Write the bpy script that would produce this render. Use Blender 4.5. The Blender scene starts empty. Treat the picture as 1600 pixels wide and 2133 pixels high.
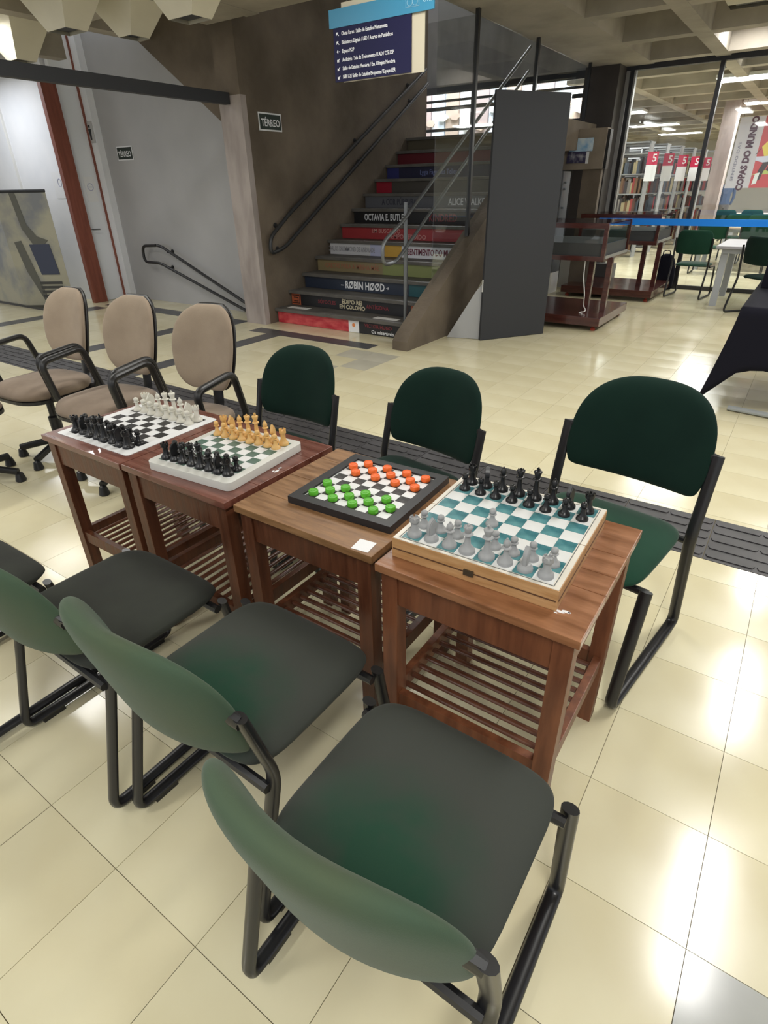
import bpy, bmesh, math, random
from mathutils import Vector, Matrix
random.seed(7)
PI = math.pi
S = bpy.context.scene
COL = S.collection

# ---------------------------------------------------------------- camera
cam_d = bpy.data.cameras.new('camera'); cam = bpy.data.objects.new('camera', cam_d); COL.objects.link(cam)
cam_d.sensor_fit = 'HORIZONTAL'; cam_d.sensor_width = 36; cam_d.lens = 1183 / 1600 * 36
cam_d.clip_start = 0.02; cam_d.clip_end = 200
def _n(v): return v.normalized()
A_ = _n(Vector((-1160 - 800, 428 - 1066.5, 1183))); B_ = _n(Vector((1741 - 800, 377 - 1066.5, 1183)))
B_ = _n(B_ - A_ * A_.dot(B_)); X_ = -A_; Z_ = X_.cross(B_)
rx = Vector((X_.x, B_.x, Z_.x)); ry = -Vector((X_.y, B_.y, Z_.y)); rz = -Vector((X_.z, B_.z, Z_.z))
M4 = Matrix((rx, ry, rz)).transposed().to_4x4(); M4.translation = Vector((0, 0, 1.46))
cam.matrix_world = M4
S.camera = cam

# ---------------------------------------------------------------- light and exposure
w = bpy.data.worlds.new('world'); S.world = w; w.use_nodes = True
w.node_tree.nodes['Background'].inputs[0].default_value = (0.92, 0.95, 1.0, 1)
w.node_tree.nodes['Background'].inputs[1].default_value = 0.62
S.view_settings.view_transform = 'Standard'; S.view_settings.look = 'None'
S.view_settings.exposure = 0.18; S.view_settings.gamma = 1.0; S.view_settings.use_curve_mapping = False
def area(loc, sx, sy, watts, col=(1, 0.985, 0.94), rot=(0, 0, 0)):
    d = bpy.data.lights.new('ceiling_or_fill_lamp', 'AREA'); d.shape = 'RECTANGLE'; d.size = sx; d.size_y = sy
    d.energy = watts; d.color = col
    o = bpy.data.objects.new('ceiling_or_fill_lamp', d); COL.objects.link(o); o.location = loc; o.rotation_euler = rot
    return o
LAMPS = [(0.55, 2.9), (0.55, 5.2), (0.55, 7.6), (-4.7, 1.3), (-7.2, 3.1), (-2.2, -1.5), (-2.2, 2.9), (0.55, -0.6), (-4.7, -1.2)]
for lx, ly in LAMPS: area((lx, ly, 2.93), 0.26, 1.2, 36 if lx > 0 else 24)
for lx in (-4.8, -1.4, 2.0):
    for ly in (13, 17, 21, 25): area((lx, ly, 2.93), 1.3, 0.5, 95)
area((-1.15, 9.75, 3.16), 0.9, 0.2, 22)
area((-6.0, 11.9, 5.3), 4.0, 1.4, 620, (0.95, 0.97, 1), (math.radians(25), 0, 0))  # added fill lamp without a fitting, brightens the hall behind the landing window
area((-9.9, 4.4, 2.9), 1.2, 0.5, 20, (0.93, 0.96, 1))  # unseen fill lamp with no fitting, brightens the white wall at left

# ---------------------------------------------------------------- materials
MATS = {}
def mat(name, col, rough=0.5, metal=0.0, col2=None, scale=8.0, detail=3.0, bump=0.0, bscale=None, stretch=(1, 1, 1),
        sheen=0.0, coat=0.0, spec=0.5, emit=0.0, trans=0.0, alpha=1.0, lo=0.35, hi=0.65, rvar=0.0):
    if name in MATS: return MATS[name]
    m = bpy.data.materials.new(name); m.use_nodes = True; MATS[name] = m
    N = m.node_tree.nodes; L = m.node_tree.links; b = N['Principled BSDF']
    b.inputs['Base Color'].default_value = (*col, 1); b.inputs['Roughness'].default_value = rough
    b.inputs['Metallic'].default_value = metal; b.inputs['Specular IOR Level'].default_value = spec
    b.inputs['Sheen Weight'].default_value = sheen; b.inputs['Coat Weight'].default_value = coat
    b.inputs['Sheen Roughness'].default_value = 0.4
    b.inputs['Transmission Weight'].default_value = trans; b.inputs['Alpha'].default_value = alpha
    if emit > 0:
        b.inputs['Emission Color'].default_value = (*col, 1); b.inputs['Emission Strength'].default_value = emit
    if col2 or bump or rvar:
        tc = N.new('ShaderNodeTexCoord'); mp = N.new('ShaderNodeMapping'); mp.inputs['Scale'].default_value = stretch
        L.new(tc.outputs['Object'], mp.inputs['Vector'])
        n = N.new('ShaderNodeTexNoise'); n.inputs['Scale'].default_value = scale; n.inputs['Detail'].default_value = detail
        L.new(mp.outputs[0], n.inputs['Vector'])
        if col2:
            r = N.new('ShaderNodeValToRGB'); r.color_ramp.elements[0].position = lo; r.color_ramp.elements[1].position = hi
            r.color_ramp.elements[0].color = (*col, 1); r.color_ramp.elements[1].color = (*col2, 1)
            L.new(n.outputs[0], r.inputs[0]); L.new(r.outputs[0], b.inputs['Base Color'])
        if rvar:
            q = N.new('ShaderNodeMapRange'); q.inputs['To Min'].default_value = rough - rvar; q.inputs['To Max'].default_value = rough + rvar
            q.inputs['From Min'].default_value = .3; q.inputs['From Max'].default_value = .7
            L.new(n.outputs[0], q.inputs[0]); L.new(q.outputs[0], b.inputs['Roughness'])
        if bump:
            n2 = N.new('ShaderNodeTexNoise'); n2.inputs['Scale'].default_value = bscale or scale; n2.inputs['Detail'].default_value = 2
            L.new(mp.outputs[0], n2.inputs['Vector'])
            bp = N.new('ShaderNodeBump'); bp.inputs['Strength'].default_value = bump; bp.inputs['Distance'].default_value = 0.01
            L.new(n2.outputs[0], bp.inputs['Height']); L.new(bp.outputs[0], b.inputs['Normal'])
    return m

def seat_mat(name, wear, rim, z=0.45):
    """fabric with a greener worn patch near the middle of the seat"""
    m = mat(name, rim, 0.95, sheen=0.06, spec=0.15)
    N = m.node_tree.nodes; L = m.node_tree.links; b = N['Principled BSDF']
    tc = N.new('ShaderNodeTexCoord'); mp = N.new('ShaderNodeMapping'); mp.inputs['Location'].default_value = (0, 0.55, -z * 4)
    mp.inputs['Scale'].default_value = (4.4, 4.4, 4)
    L.new(tc.outputs['Object'], mp.inputs['Vector'])
    g = N.new('ShaderNodeTexGradient'); g.gradient_type = 'SPHERICAL'; L.new(mp.outputs[0], g.inputs[0])
    n = N.new('ShaderNodeTexNoise'); n.inputs['Scale'].default_value = 9; L.new(tc.outputs['Object'], n.inputs['Vector'])
    a = N.new('ShaderNodeMath'); a.operation = 'MULTIPLY'; L.new(g.outputs['Fac'], a.inputs[0]); L.new(n.outputs[0], a.inputs[1])
    r = N.new('ShaderNodeValToRGB'); r.color_ramp.elements[0].position = 0.04; r.color_ramp.elements[1].position = 0.36
    r.color_ramp.elements[0].color = (*rim, 1); r.color_ramp.elements[1].color = (*wear, 1)
    L.new(a.outputs[0], r.inputs[0]); L.new(r.outputs[0], b.inputs['Base Color'])
    w2 = N.new('ShaderNodeTexNoise'); w2.inputs['Scale'].default_value = 700; L.new(tc.outputs['Object'], w2.inputs['Vector'])
    bp = N.new('ShaderNodeBump'); bp.inputs['Strength'].default_value = 0.25; bp.inputs['Distance'].default_value = 0.001
    L.new(w2.outputs[0], bp.inputs['Height']); L.new(bp.outputs[0], b.inputs['Normal'])
    return m

CONC_B = mat('brown_concrete', (0.105, 0.082, 0.058), 0.85, col2=(0.19, 0.152, 0.112), scale=1.6, detail=8, bump=0.35, bscale=30)
CONC_L = mat('pale_concrete', (0.29, 0.25, 0.235), 0.8, col2=(0.42, 0.37, 0.35), scale=3, detail=6, bump=0.3, bscale=25, stretch=(2, 2, .6))
CONC_G = mat('grey_concrete', (0.13, 0.13, 0.14), 0.8, col2=(0.24, 0.24, 0.25), scale=1.5, detail=7, bump=0.3, bscale=22, stretch=(1.6, 1.6, .5))
CEIL = mat('ceiling_concrete', (0.31, 0.28, 0.235), 0.85, col2=(0.42, 0.38, 0.325), scale=2.2, detail=6, bump=0.2, bscale=18)
CEILP = mat('coffer_panel', (0.76, 0.73, 0.65), 0.8, col2=(0.82, 0.79, 0.71), scale=3)
CREAM = mat('cream_baffle', (0.62, 0.58, 0.47), 0.7, col2=(0.7, 0.66, 0.54), scale=2)
WALLG = mat('grey_wall', (0.40, 0.40, 0.41), 0.6, col2=(0.45, 0.45, 0.46), scale=1.2)
WALLW = mat('white_wall', (0.78, 0.80, 0.84), 0.6, col2=(0.86, 0.87, 0.9), scale=1.5, detail=5)
REDW = mat('red_brown_wood', (0.20, 0.058, 0.036), 0.5, col2=(0.26, 0.08, 0.05), scale=4, stretch=(6, 6, .6))
BLACKM = mat('black_metal', (0.012, 0.012, 0.014), 0.32, spec=0.6)
BLACKP = mat('black_plastic', (0.012, 0.012, 0.013), 0.4)
DKGREY = mat('dark_grey_panel', (0.030, 0.032, 0.038), 0.6, bump=0.05, bscale=200)
STEEL = mat('steel_tube', (0.18, 0.19, 0.2), 0.35, 0.6)
DARKST = mat('dark_steel_tube', (0.05, 0.052, 0.055), 0.4, 0.5)
WHITEP = mat('white_paper', (0.82, 0.83, 0.85), 0.6)
WHITEM = mat('white_plastic', (0.8, 0.8, 0.78), 0.4)
def wood(name, c1, c2, rough, stretch, coat=0.0, rv=0.08): return mat(name, c1, rough, col2=c2, scale=5, detail=6, stretch=stretch, coat=coat, bump=0.12, bscale=9, lo=.3, hi=.7, rvar=rv)
W1 = wood('reddish_varnished_wood', (0.11, 0.032, 0.021), (0.20, 0.072, 0.048), 0.33, (1.2, 9, 9), 0.3)
W3 = wood('brown_worn_wood', (0.155, 0.072, 0.026), (0.31, 0.165, 0.072), 0.45, (1.6, 11, 11))
W4 = wood('orange_brown_wood', (0.185, 0.072, 0.029), (0.36, 0.160, 0.072), 0.36, (1.4, 8, 8), 0.2)
WL = wood('leg_wood', (0.060, 0.017, 0.007), (0.125, 0.040, 0.016), 0.42, (9, 9, 1.0))
WS = wood('slat_wood', (0.07, 0.022, 0.011), (0.15, 0.055, 0.028), 0.35, (2, 2, 2))
PINE = wood('pine_side', (0.42, 0.22, 0.085), (0.56, 0.33, 0.15), 0.5, (2, 14, 14))
MAHOG = mat('mahogany', (0.052, 0.014, 0.012), 0.22, col2=(0.085, 0.024, 0.018), scale=5, stretch=(1, 6, 6), coat=0.3)
GREEN_S = seat_mat('green_seat_fabric', (0.022, 0.062, 0.040), (0.052, 0.057, 0.050))
GREEN_D = mat('dark_seat_fabric', (0.036, 0.038, 0.034), 0.95, col2=(0.044, 0.048, 0.041), scale=6, sheen=0.06, spec=0.15)
GREEN_B = mat('olive_green_back_fabric', (0.074, 0.098, 0.058), 0.9, col2=(0.056, 0.100, 0.068), scale=3, sheen=0.10, spec=0.15, bump=0.1, bscale=600)
GREEN_K = mat('bottle_green_fabric', (0.006, 0.020, 0.015), 0.9, col2=(0.008, 0.026, 0.019), scale=4, sheen=0.07, spec=0.15)
GREEN_M = mat('green_fabric', (0.012, 0.05, 0.03), 0.9, col2=(0.016, 0.06, 0.036), scale=4, sheen=0.2, spec=0.15)
BEIGE = mat('beige_fabric', (0.29, 0.225, 0.165), 0.95, col2=(0.36, 0.285, 0.21), scale=5, sheen=0.15, bump=0.15, bscale=300)
BEIGES = mat('taupe_fabric', (0.20, 0.15, 0.11), 0.95, col2=(0.26, 0.2, 0.15), scale=6, sheen=0.15, bump=0.15, bscale=300)
CLOTH = mat('black_cloth', (0.010, 0.010, 0.016), 0.9, sheen=0.03, spec=0.1)

def tile_mat(name, c1, c2, rough=0.17):
    m = mat(name, c1, rough, col2=c2, scale=2.4, detail=5, spec=0.5, bump=0.02, bscale=5, rvar=0.05)
    return m
T = [tile_mat('cream_tile_a', (0.67, 0.605, 0.395), (0.73, 0.675, 0.465)), tile_mat('cream_tile_b', (0.685, 0.62, 0.41), (0.74, 0.685, 0.48)),
     tile_mat('cream_tile_c', (0.655, 0.59, 0.385), (0.715, 0.66, 0.455)), tile_mat('cream_tile_d', (0.675, 0.61, 0.405), (0.735, 0.68, 0.47))]
TG = tile_mat('grey_tile', (0.38, 0.39, 0.37), (0.47, 0.48, 0.46)); TD = tile_mat('charcoal_tile', (0.055, 0.056, 0.06), (0.08, 0.08, 0.085), 0.3)
TM = tile_mat('beige_grey_tile', (0.47, 0.45, 0.36), (0.53, 0.50, 0.41), 0.22)
GROUT = mat('grout', (0.19, 0.16, 0.09), 0.9)
RUBBER = mat('tactile_rubber', (0.036, 0.034, 0.036), 0.5, col2=(0.06, 0.057, 0.06), scale=6, detail=5)

# ---------------------------------------------------------------- helpers
class MB:
    def __init__(s): s.v = []; s.f = []; s.m = []; s.xf = Matrix()
    def add(s, vs, fs, mi=0):
        o = len(s.v); s.v += [tuple(s.xf @ Vector(p)) for p in vs]; s.f += [tuple(o + i for i in f) for f in fs]; s.m += [mi] * len(fs)
    def box(s, x0, x1, y0, y1, z0, z1, mi=0):
        s.add([(x0, y0, z0), (x1, y0, z0), (x1, y1, z0), (x0, y1, z0), (x0, y0, z1), (x1, y0, z1), (x1, y1, z1), (x0, y1, z1)],
              [(3, 2, 1, 0), (4, 5, 6, 7), (0, 1, 5, 4), (1, 2, 6, 5), (2, 3, 7, 6), (3, 0, 4, 7)], mi)
    def prism(s, pts, axis, a, b, mi=0):
        n = len(pts)
        def P(p, t): return {'x': (t, p[0], p[1]), 'y': (p[0], t, p[1]), 'z': (p[0], p[1], t)}[axis]
        s.add([P(p, a) for p in pts] + [P(p, b) for p in pts],
              [tuple(range(n - 1, -1, -1)), tuple(range(n, 2 * n))] + [(i, (i + 1) % n, n + (i + 1) % n, n + i) for i in range(n)], mi)
    def lathe(s, prof, n=20, c=(0, 0, 0), mi=0):
        vs = []; fs = []; k = len(prof)
        for r, z in prof:
            for i in range(n): a = 2 * PI * i / n; vs.append((c[0] + r * math.cos(a), c[1] + r * math.sin(a), c[2] + z))
        for j in range(k - 1):
            for i in range(n): q = (i + 1) % n; fs.append((j * n + i, j * n + q, (j + 1) * n + q, (j + 1) * n + i))
        fs.append(tuple(range(n - 1, -1, -1))); fs.append(tuple((k - 1) * n + i for i in range(n)))
        s.add(vs, fs, mi)
    def sweep(s, path, ra, rb=None, up=(1, 0, 0), n=10, mi=0, closed=False, cap=True):
        """tube along path; rb is the radius along `up`, ra across it"""
        rb = rb or ra; P = [Vector(p) for p in path]; m = len(P); vs = []; fs = []; up = Vector(up)
        for i, p in enumerate(P):
            if closed: t = (P[(i + 1) % m] - P[i - 1])
            else: t = (P[min(i + 1, m - 1)] - P[max(i - 1, 0)])
            t.normalize(); u = up - t * up.dot(t)
            if u.length < 1e-3: u = t.orthogonal()
            u.normalize(); v = t.cross(u)
            for k in range(n): a = 2 * PI * k / n; vs.append(tuple(p + v * (ra * math.cos(a)) + u * (rb * math.sin(a))))
        for i in range(m if closed else m - 1):
            j = (i + 1) % m
            for k in range(n): q = (k + 1) % n; fs.append((i * n + k, i * n + q, j * n + q, j * n + k))
        if cap and not closed: fs.append(tuple(range(n - 1, -1, -1))); fs.append(tuple((m - 1) * n + k for k in range(n)))
        s.add(vs, fs, mi)
    def mesh(s, name, mats, smooth=False, bevel=0.0, autos=40):
        me = bpy.data.meshes.new(name); me.from_pydata(s.v, [], s.f)
        if not isinstance(mats, (list, tuple)): mats = [mats]
        for m in mats: me.materials.append(m)
        me.polygons.foreach_set('material_index', s.m)
        bm = bmesh.new(); bm.from_mesh(me); bmesh.ops.recalc_face_normals(bm, faces=bm.faces)
        if bevel: bmesh.ops.bevel(bm, geom=list(bm.edges), offset=bevel, segments=2, affect='EDGES', profile=.7)
        if smooth:
            for f in bm.faces: f.smooth = True
            for e in bm.edges:
                if len(e.link_faces) == 2 and e.calc_face_angle(0) > math.radians(autos): e.smooth = False
        bm.to_mesh(me); bm.free(); return me
    def build(s, name, mats, parent=None, **k):
        return link(name, s.mesh(name, mats, **k), parent)
def link(name, data, parent=None, loc=None, rz=None):
    o = bpy.data.objects.new(name, data); COL.objects.link(o)
    if parent: o.parent = parent
    if loc: o.location = loc
    if rz is not None: o.rotation_euler.z = rz
    return o
def tag(o, label=None, cat=None, group=None, kind=None):
    if label: o['label'] = label
    if cat: o['category'] = cat
    if group: o['group'] = group
    if kind: o['kind'] = kind
    return o
def thing(name, label, cat, loc=(0, 0, 0), rz=0, group=None):
    o = bpy.data.objects.new(name, None); COL.objects.link(o); o.location = loc; o.rotation_euler.z = rz; o.empty_display_size = .1
    return tag(o, label, cat, group)
def dup(root, loc, rz, label=None, group=None, scale=None):
    r = root.copy(); COL.objects.link(r); r.location = loc; r.rotation_euler.z = rz
    if label: r['label'] = label
    if group: r['group'] = group
    if scale: r.scale = scale
    for ch in list(root.children):
        c = ch.copy(); COL.objects.link(c); c.parent = r
        for g in ch.children:
            d = g.copy(); COL.objects.link(d); d.parent = c
    return r
def bx(name, m, x0, x1, y0, y1, z0, z1, parent=None, bevel=0.0):
    b = MB(); b.box(x0, x1, y0, y1, z0, z1); return b.build(name, m, parent, bevel=bevel)
def struct(o): o['kind'] = 'structure'; return o
def fillet(pts, r, n=5):
    P = [Vector(p) for p in pts]; out = [P[0]]
    for i in range(1, len(P) - 1):
        a, b, c = P[i - 1], P[i], P[i + 1]; d1 = (a - b); d2 = (c - b); k = min(r, d1.length * .45, d2.length * .45)
        p1 = b + d1.normalized() * k; p2 = b + d2.normalized() * k
        for j in range(n + 1): t = j / n; out.append(p1 * (1 - t) ** 2 + b * 2 * t * (1 - t) + p2 * t * t)
    out.append(P[-1]); return out
def text(name, s, m, parent, loc, size, rot=(PI / 2, 0, 0), align='CENTER', sx=1.0, shear=0.0, ext=0.0006, bold=0.0):
    c = bpy.data.curves.new(name, 'FONT'); c.body = s; c.size = size; c.align_x = align; c.align_y = 'CENTER'
    c.extrude = ext; c.offset = bold; c.resolution_u = 2; c.shear = shear
    o = bpy.data.objects.new(name, c); COL.objects.link(o)
    dg = bpy.context.evaluated_depsgraph_get(); me = bpy.data.meshes.new_from_object(o.evaluated_get(dg)); COL.objects.unlink(o); bpy.data.objects.remove(o)
    me.name = name; me.materials.clear(); me.materials.append(m)
    r = link(name, me, parent, loc); r.rotation_euler = rot; r.scale = (sx, 1, 1); return r

# ---------------------------------------------------------------- floor
fb = MB(); fb.box(-16, 7, -2.5, 32, -0.12, -0.004); floor = struct(fb.build('floor', GROUT))
TX0, TY0, TS, TSY = 0.184, 1.167, 0.30, 0.302
def shade(i, j, x, y):
    if x > TX0 - .01 and y < TY0 - TSY * .5 and y > TY0 - 2.5 * TSY: return TG
    if -3.6 < x < -3.1 and 3.95 < y < 4.65 and (i + j) % 3: return TM
    r = random.Random(i * 971 + j * 13).random()
    return T[int(r * 4) % 4]
def dark_zone(x, y):
    return None
ys = []
j = -14
while True:
    y0 = TY0 + j * TSY
    if y0 > 31: break
    ys.append((y0, y0 + TSY, j)); j += 1
def rowsplit(a, b):
    """the tactile strip replaces the tiles between 2.53 and 2.94"""
    if b <= 2.53 or a >= 2.94: return [(a, b)]
    out = []
    if a < 2.53: out.append((a, 2.53))
    if b > 2.94: out.append((2.94, b))
    return out
DARK = [(-8.60, -8.32, 3.0, 4.9), (-6.29, -6.05, 2.94, 5.03), (-8.6, -5.75, 5.03, 5.28), (-5.04, -4.82, 2.94, 4.86), (-5.34, -3.57, 4.86, 5.07)]
def sub(rects, d):
    out = []
    for (a, b, c, e) in rects:
        x0, x1, y0, y1 = max(a, d[0]), min(b, d[1]), max(c, d[2]), min(e, d[3])
        if x0 >= x1 - 1e-4 or y0 >= y1 - 1e-4: out.append((a, b, c, e)); continue
        if a < x0 - .004: out.append((a, x0, c, e))
        if b > x1 + .004: out.append((x1, b, c, e))
        if c < y0 - .004: out.append((x0, x1, c, y0))
        if e > y1 + .004: out.append((x0, x1, y1, e))
    return out
tiles = []
for (a, b, jj) in ys:
    for (ya, yb) in rowsplit(a, b):
        for i in range(-52, 22):
            x0 = TX0 + i * TS; x1 = x0 + TS
            rs = [(x0, x1, ya, yb)]
            for d in DARK: rs = sub(rs, d)
            for r in rs: tiles.append((r, shade(i, jj, (x0 + x1) / 2, (a + b) / 2)))
for d in DARK:
    hx = d[1] - d[0]; hy = d[3] - d[2]; n = max(1, round(max(hx, hy) / .3))
    for k in range(n):
        if hx > hy: tiles.append(((d[0] + hx * k / n, d[0] + hx * (k + 1) / n, d[2], d[3]), TD))
        else: tiles.append(((d[0], d[1], d[2] + hy * k / n, d[2] + hy * (k + 1) / n), TD))
Minv = M4.inverted()
def inview(x, y, z=0, mg=60):
    p = Minv @ Vector((x, y, z))
    if p.z > -0.1: return None
    u = 800 + 1183 * p.x / -p.z; v = 1066.5 - 1183 * p.y / -p.z
    if -mg < u < 1600 + mg and 0 < v < 2133 + mg: return (-p.z)
    return None
cache = {}; near = []; rest = []
for r, m in tiles:
    cx, cy = (r[0] + r[1]) / 2, (r[2] + r[3]) / 2
    dep = inview(cx, cy)
    area_ = (r[1] - r[0]) * (r[3] - r[2])
    if dep and area_ > .002: near.append((dep ** 3 / area_, r, m))
    else: rest.append((r, m))
near.sort(key=lambda t: t[0])
g = 0.0008
for _, r, m in near[:300]:
    wx, wy = round(r[1] - r[0], 3), round(r[3] - r[2], 3); key = (wx, wy, m.name)
    if key not in cache:
        b = MB(); b.box(-wx / 2 + g, wx / 2 - g, -wy / 2 + g, wy / 2 - g, -0.0035, 0); cache[key] = b.mesh('floor_tile', m)
    link('floor_tile', cache[key], floor, ((r[0] + r[1]) / 2, (r[2] + r[3]) / 2, 0))
rest += [(r, m) for _, r, m in near[300:]]
allm = T + [TG, TD, TM]; b = MB()
for r, m in rest:
    b.add([(r[0] + g, r[2] + g, 0), (r[1] - g, r[2] + g, 0), (r[1] - g, r[3] - g, 0), (r[0] + g, r[3] - g, 0)], [(0, 1, 2, 3)], allm.index(m))
far = b.build('floor_tile_field', allm, floor); far['kind'] = 'stuff'
# tactile strip: square rubber tiles with raised bars
b = MB(); b.box(-.2035, .2035, -.203, .203, -.0035, .001)
for r_ in range(5):
    yy = -.16 + r_ * .08
    for (xa, xb) in ((-.19, -.012), (.012, .19)) if r_ % 2 == 0 else ((-.19, .09), (.115, .19)):
        b.prism([(xa, yy - .02), (xb, yy - .02), (xb + .008, yy), (xb, yy + .02), (xa, yy + .02), (xa - .008, yy)], 'z', .001, .0055)
tm = b.mesh('tactile_tile', RUBBER, bevel=0)
x = -15
while x < 6:
    link('tactile_tile', tm, floor, (x, 2.735, 0)); x += .41

# ---------------------------------------------------------------- walls
# end face of the stairwell wall (pale) and its long brown face
b = MB(); b.box(-5.735, -5.40, 5.22, 5.3, 0, 2.35); b.box(-5.735, -5.40, 5.22, 5.3, 2.35, 3.6, 1); b.box(-5.735, -5.40, 5.3, 9.05, 0, 5.5, 1)
struct(b.build('wall_stair', [CONC_L, CONC_B]))
# grey back wall, with the sloping concrete flight above it
b = MB(); b.box(-8.78, -5.70, 5.72, 5.9, 0, 3.6); struct(b.build('wall_back', WALLG))
b = MB(); b.prism([(-7.45, 3.26), (-6.62, 2.69), (-5.735, 2.08), (-5.735, 3.4), (-7.45, 3.4)], 'y', 5.3, 5.72); struct(b.build('trim_1', CONC_B))
b = MB(); b.box(-9.5, -8.98, 5.62, 5.9, 0, 3.6); b.box(-8.98, -8.78, 5.62, 5.9, 0, 3.6); struct(b.build('wall_strip', WALLW))
# white wall far left, running along x
b = MB(); b.box(-16, -9.05, 5.22, 5.4, 0, 3.6); struct(b.build('wall_left', WALLW))
bx('conduit', WHITEM, -10.42, -10.39, 5.19, 5.22, 0.95, 2.9, bpy.data.objects['wall_left'])
b = MB(); b.box(-10.5, -10.26, 5.19, 5.22, .6, .95); b.box(-10.46, -10.3, 5.17, 5.19, .64, .9); b.build('cable_box', WHITEM, bpy.data.objects['wall_left'])
# door set in the short return wall, reddish brown frame
b = MB(); b.box(-8.96, -8.88, 5.06, 5.27, 0, 2.78); struct(b.build('trim_2', REDW))
b = MB(); b.box(-8.98, -8.92, 5.60, 5.63, 0, 3.3); struct(b.build('trim_3', REDW))
b = MB(); b.box(-8.99, -8.95, 5.27, 5.6, 0.005, 2.78); struct(b.build('door_1', mat('white_door', (0.80, 0.83, 0.88), .45)))
b = MB(); b.box(-9.02, -8.94, 5.27, 5.6, 2.79, 3.3); struct(b.build('trim_4', WALLW))
d1 = bpy.data.objects['door_1']
b = MB(); b.sweep(fillet([(-8.95, 5.33, 1.0), (-8.90, 5.33, 1.0), (-8.90, 5.43, 1.0)], .02), .009); b.build('door_handle', STEEL, d1, smooth=True)

def sheet(name, label, cat, m, x0, x1, z0, z1, y, th=.004):
    b = MB(); b.box(x0, x1, y - th, y, z0, z1); return tag(b.build(name, m), label, cat)
p = thing('paper_notice', 'white paper notice with a round logo on the white door', 'notice', (-8.948, 5.46, 1.52))
bx('sheet', WHITEP, 0, .003, -.08, .08, -.16, .16, p)
b = MB(); b.sweep([(.004, .045 * math.cos(a * PI / 8), .03 + .045 * math.sin(a * PI / 8)) for a in range(16)], .004, closed=True, n=6); b.sweep([(.004, -.04, .03), (.004, .04, .03)], .004, n=6)
b.build('round_logo', mat('pale_blue_ink', (.38, .40, .58), .6), p)
p = thing('paper_notice', 'white paper notice with a round logo left of the brown door frame', 'notice', (-9.36, 5.218, 1.58))
bx('sheet', WHITEP, -.12, .12, -.003, 0, -.17, .17, p)
b = MB(); b.sweep([(.06 + .045 * math.cos(a * PI / 8), -.004, .03 + .05 * math.sin(a * PI / 8)) for a in range(16)], .004, closed=True, n=6); b.build('round_logo', MATS['pale_blue_ink'], p)
p = thing('restroom_sign', 'small grey restroom sign with a black figure on the white wall strip', 'sign', (-8.88, 5.618, 2.22))
bx('plate', mat('pale_grey_plate', (.5, .5, .5), .4), -.08, .08, -.006, 0, -.13, .13, p)
b = MB(); b.lathe([(.0, .048), (.014, .058), (.018, .07), (.014, .082), (0, .09)], 10, (0, -.007, 0)); b.prism([(-.03, .04), (.03, .04), (.022, -.02), (.014, -.09), (-.014, -.09), (-.022, -.02)], 'y', -.010, -.006); b.build('figure', BLACKP, p)
# TERREO signs
SG = mat('sign_green_black', (.010, .022, .014), .45)
def terreo(label, xf):
    p = thing('floor_sign', label, 'sign', *xf)
    bx('frame', WHITEP, -.18, .18, -.004, 0, -.085, .085, p); bx('face', SG, -.165, .165, -.007, -.004, -.07, .07, p)
    text('lettering', 'TÉRREO', WHITEP, p, (0, -.0085, -.012), .095, sx=.85, bold=.0015)
terreo('small black and white TÉRREO sign on the smooth grey wall', ((-8.32, 5.718, 1.95), 0))
terreo('small black and white TÉRREO sign on the brown concrete wall', ((-5.397, 5.63, 2.13), PI / 2))
# black rail beam across the opening at left
b = MB(); b.box(-5.63, -5.55, -1.9, 5.21, 2.27, 2.375); tag(b.build('black_beam', DKGREY, bevel=.004), 'long dark grey horizontal beam ending against the pale concrete wall end', 'beam')

# handrail on the grey wall
def rail_loop(name, label, pts_top, pts_bot, m, r, brk, off):
    p = thing(name, label, 'handrail')
    b = MB(); b.sweep(fillet(pts_top + pts_bot, .09, 6), r, n=10); b.build('rail', m, p, smooth=True)
    for q in brk:
        b = MB(); b.sweep([q, (q[0] + off[0], q[1] + off[1], q[2])], .012, n=8, up=(0, 0, 1))
        b.sweep([(q[0] + off[0] * .9, q[1] + off[1] * .9, q[2]), (q[0] + off[0], q[1] + off[1], q[2])], .03, n=12, up=(0, 0, 1)); b.build('bracket', m, p, smooth=True)
    return p
yg = 5.62
rail_loop('handrail', 'black double handrail descending along the grey wall', [(-6.1, yg, .12), (-7.80, yg, .80), (-8.22, yg, .78)], [(-8.24, yg, .56), (-7.86, yg, .56), (-6.1, yg, -.02 + .04)], BLACKM, .02,
          [(-7.66, yg, .745 - .03), (-7.72, yg, .50)], (0, .1))
# handrail on the brown wall (along +y)
xr = -5.33
rail_loop('handrail', 'dark steel double handrail climbing the brown concrete stair wall', [(xr, 8.9, 2.96), (xr, 5.75, 1.22), (xr, 5.38, .98)], [(xr, 5.36, .80), (xr, 5.62, .86), (xr, 8.95, 2.80)], DARKST, .022,
          [(xr, 5.55, 1.10), (xr, 5.55, .84), (xr, 7.2, 2.02), (xr, 7.25, 1.78), (xr, 8.5, 2.74), (xr, 8.55, 2.56)], (-.07, 0))

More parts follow.
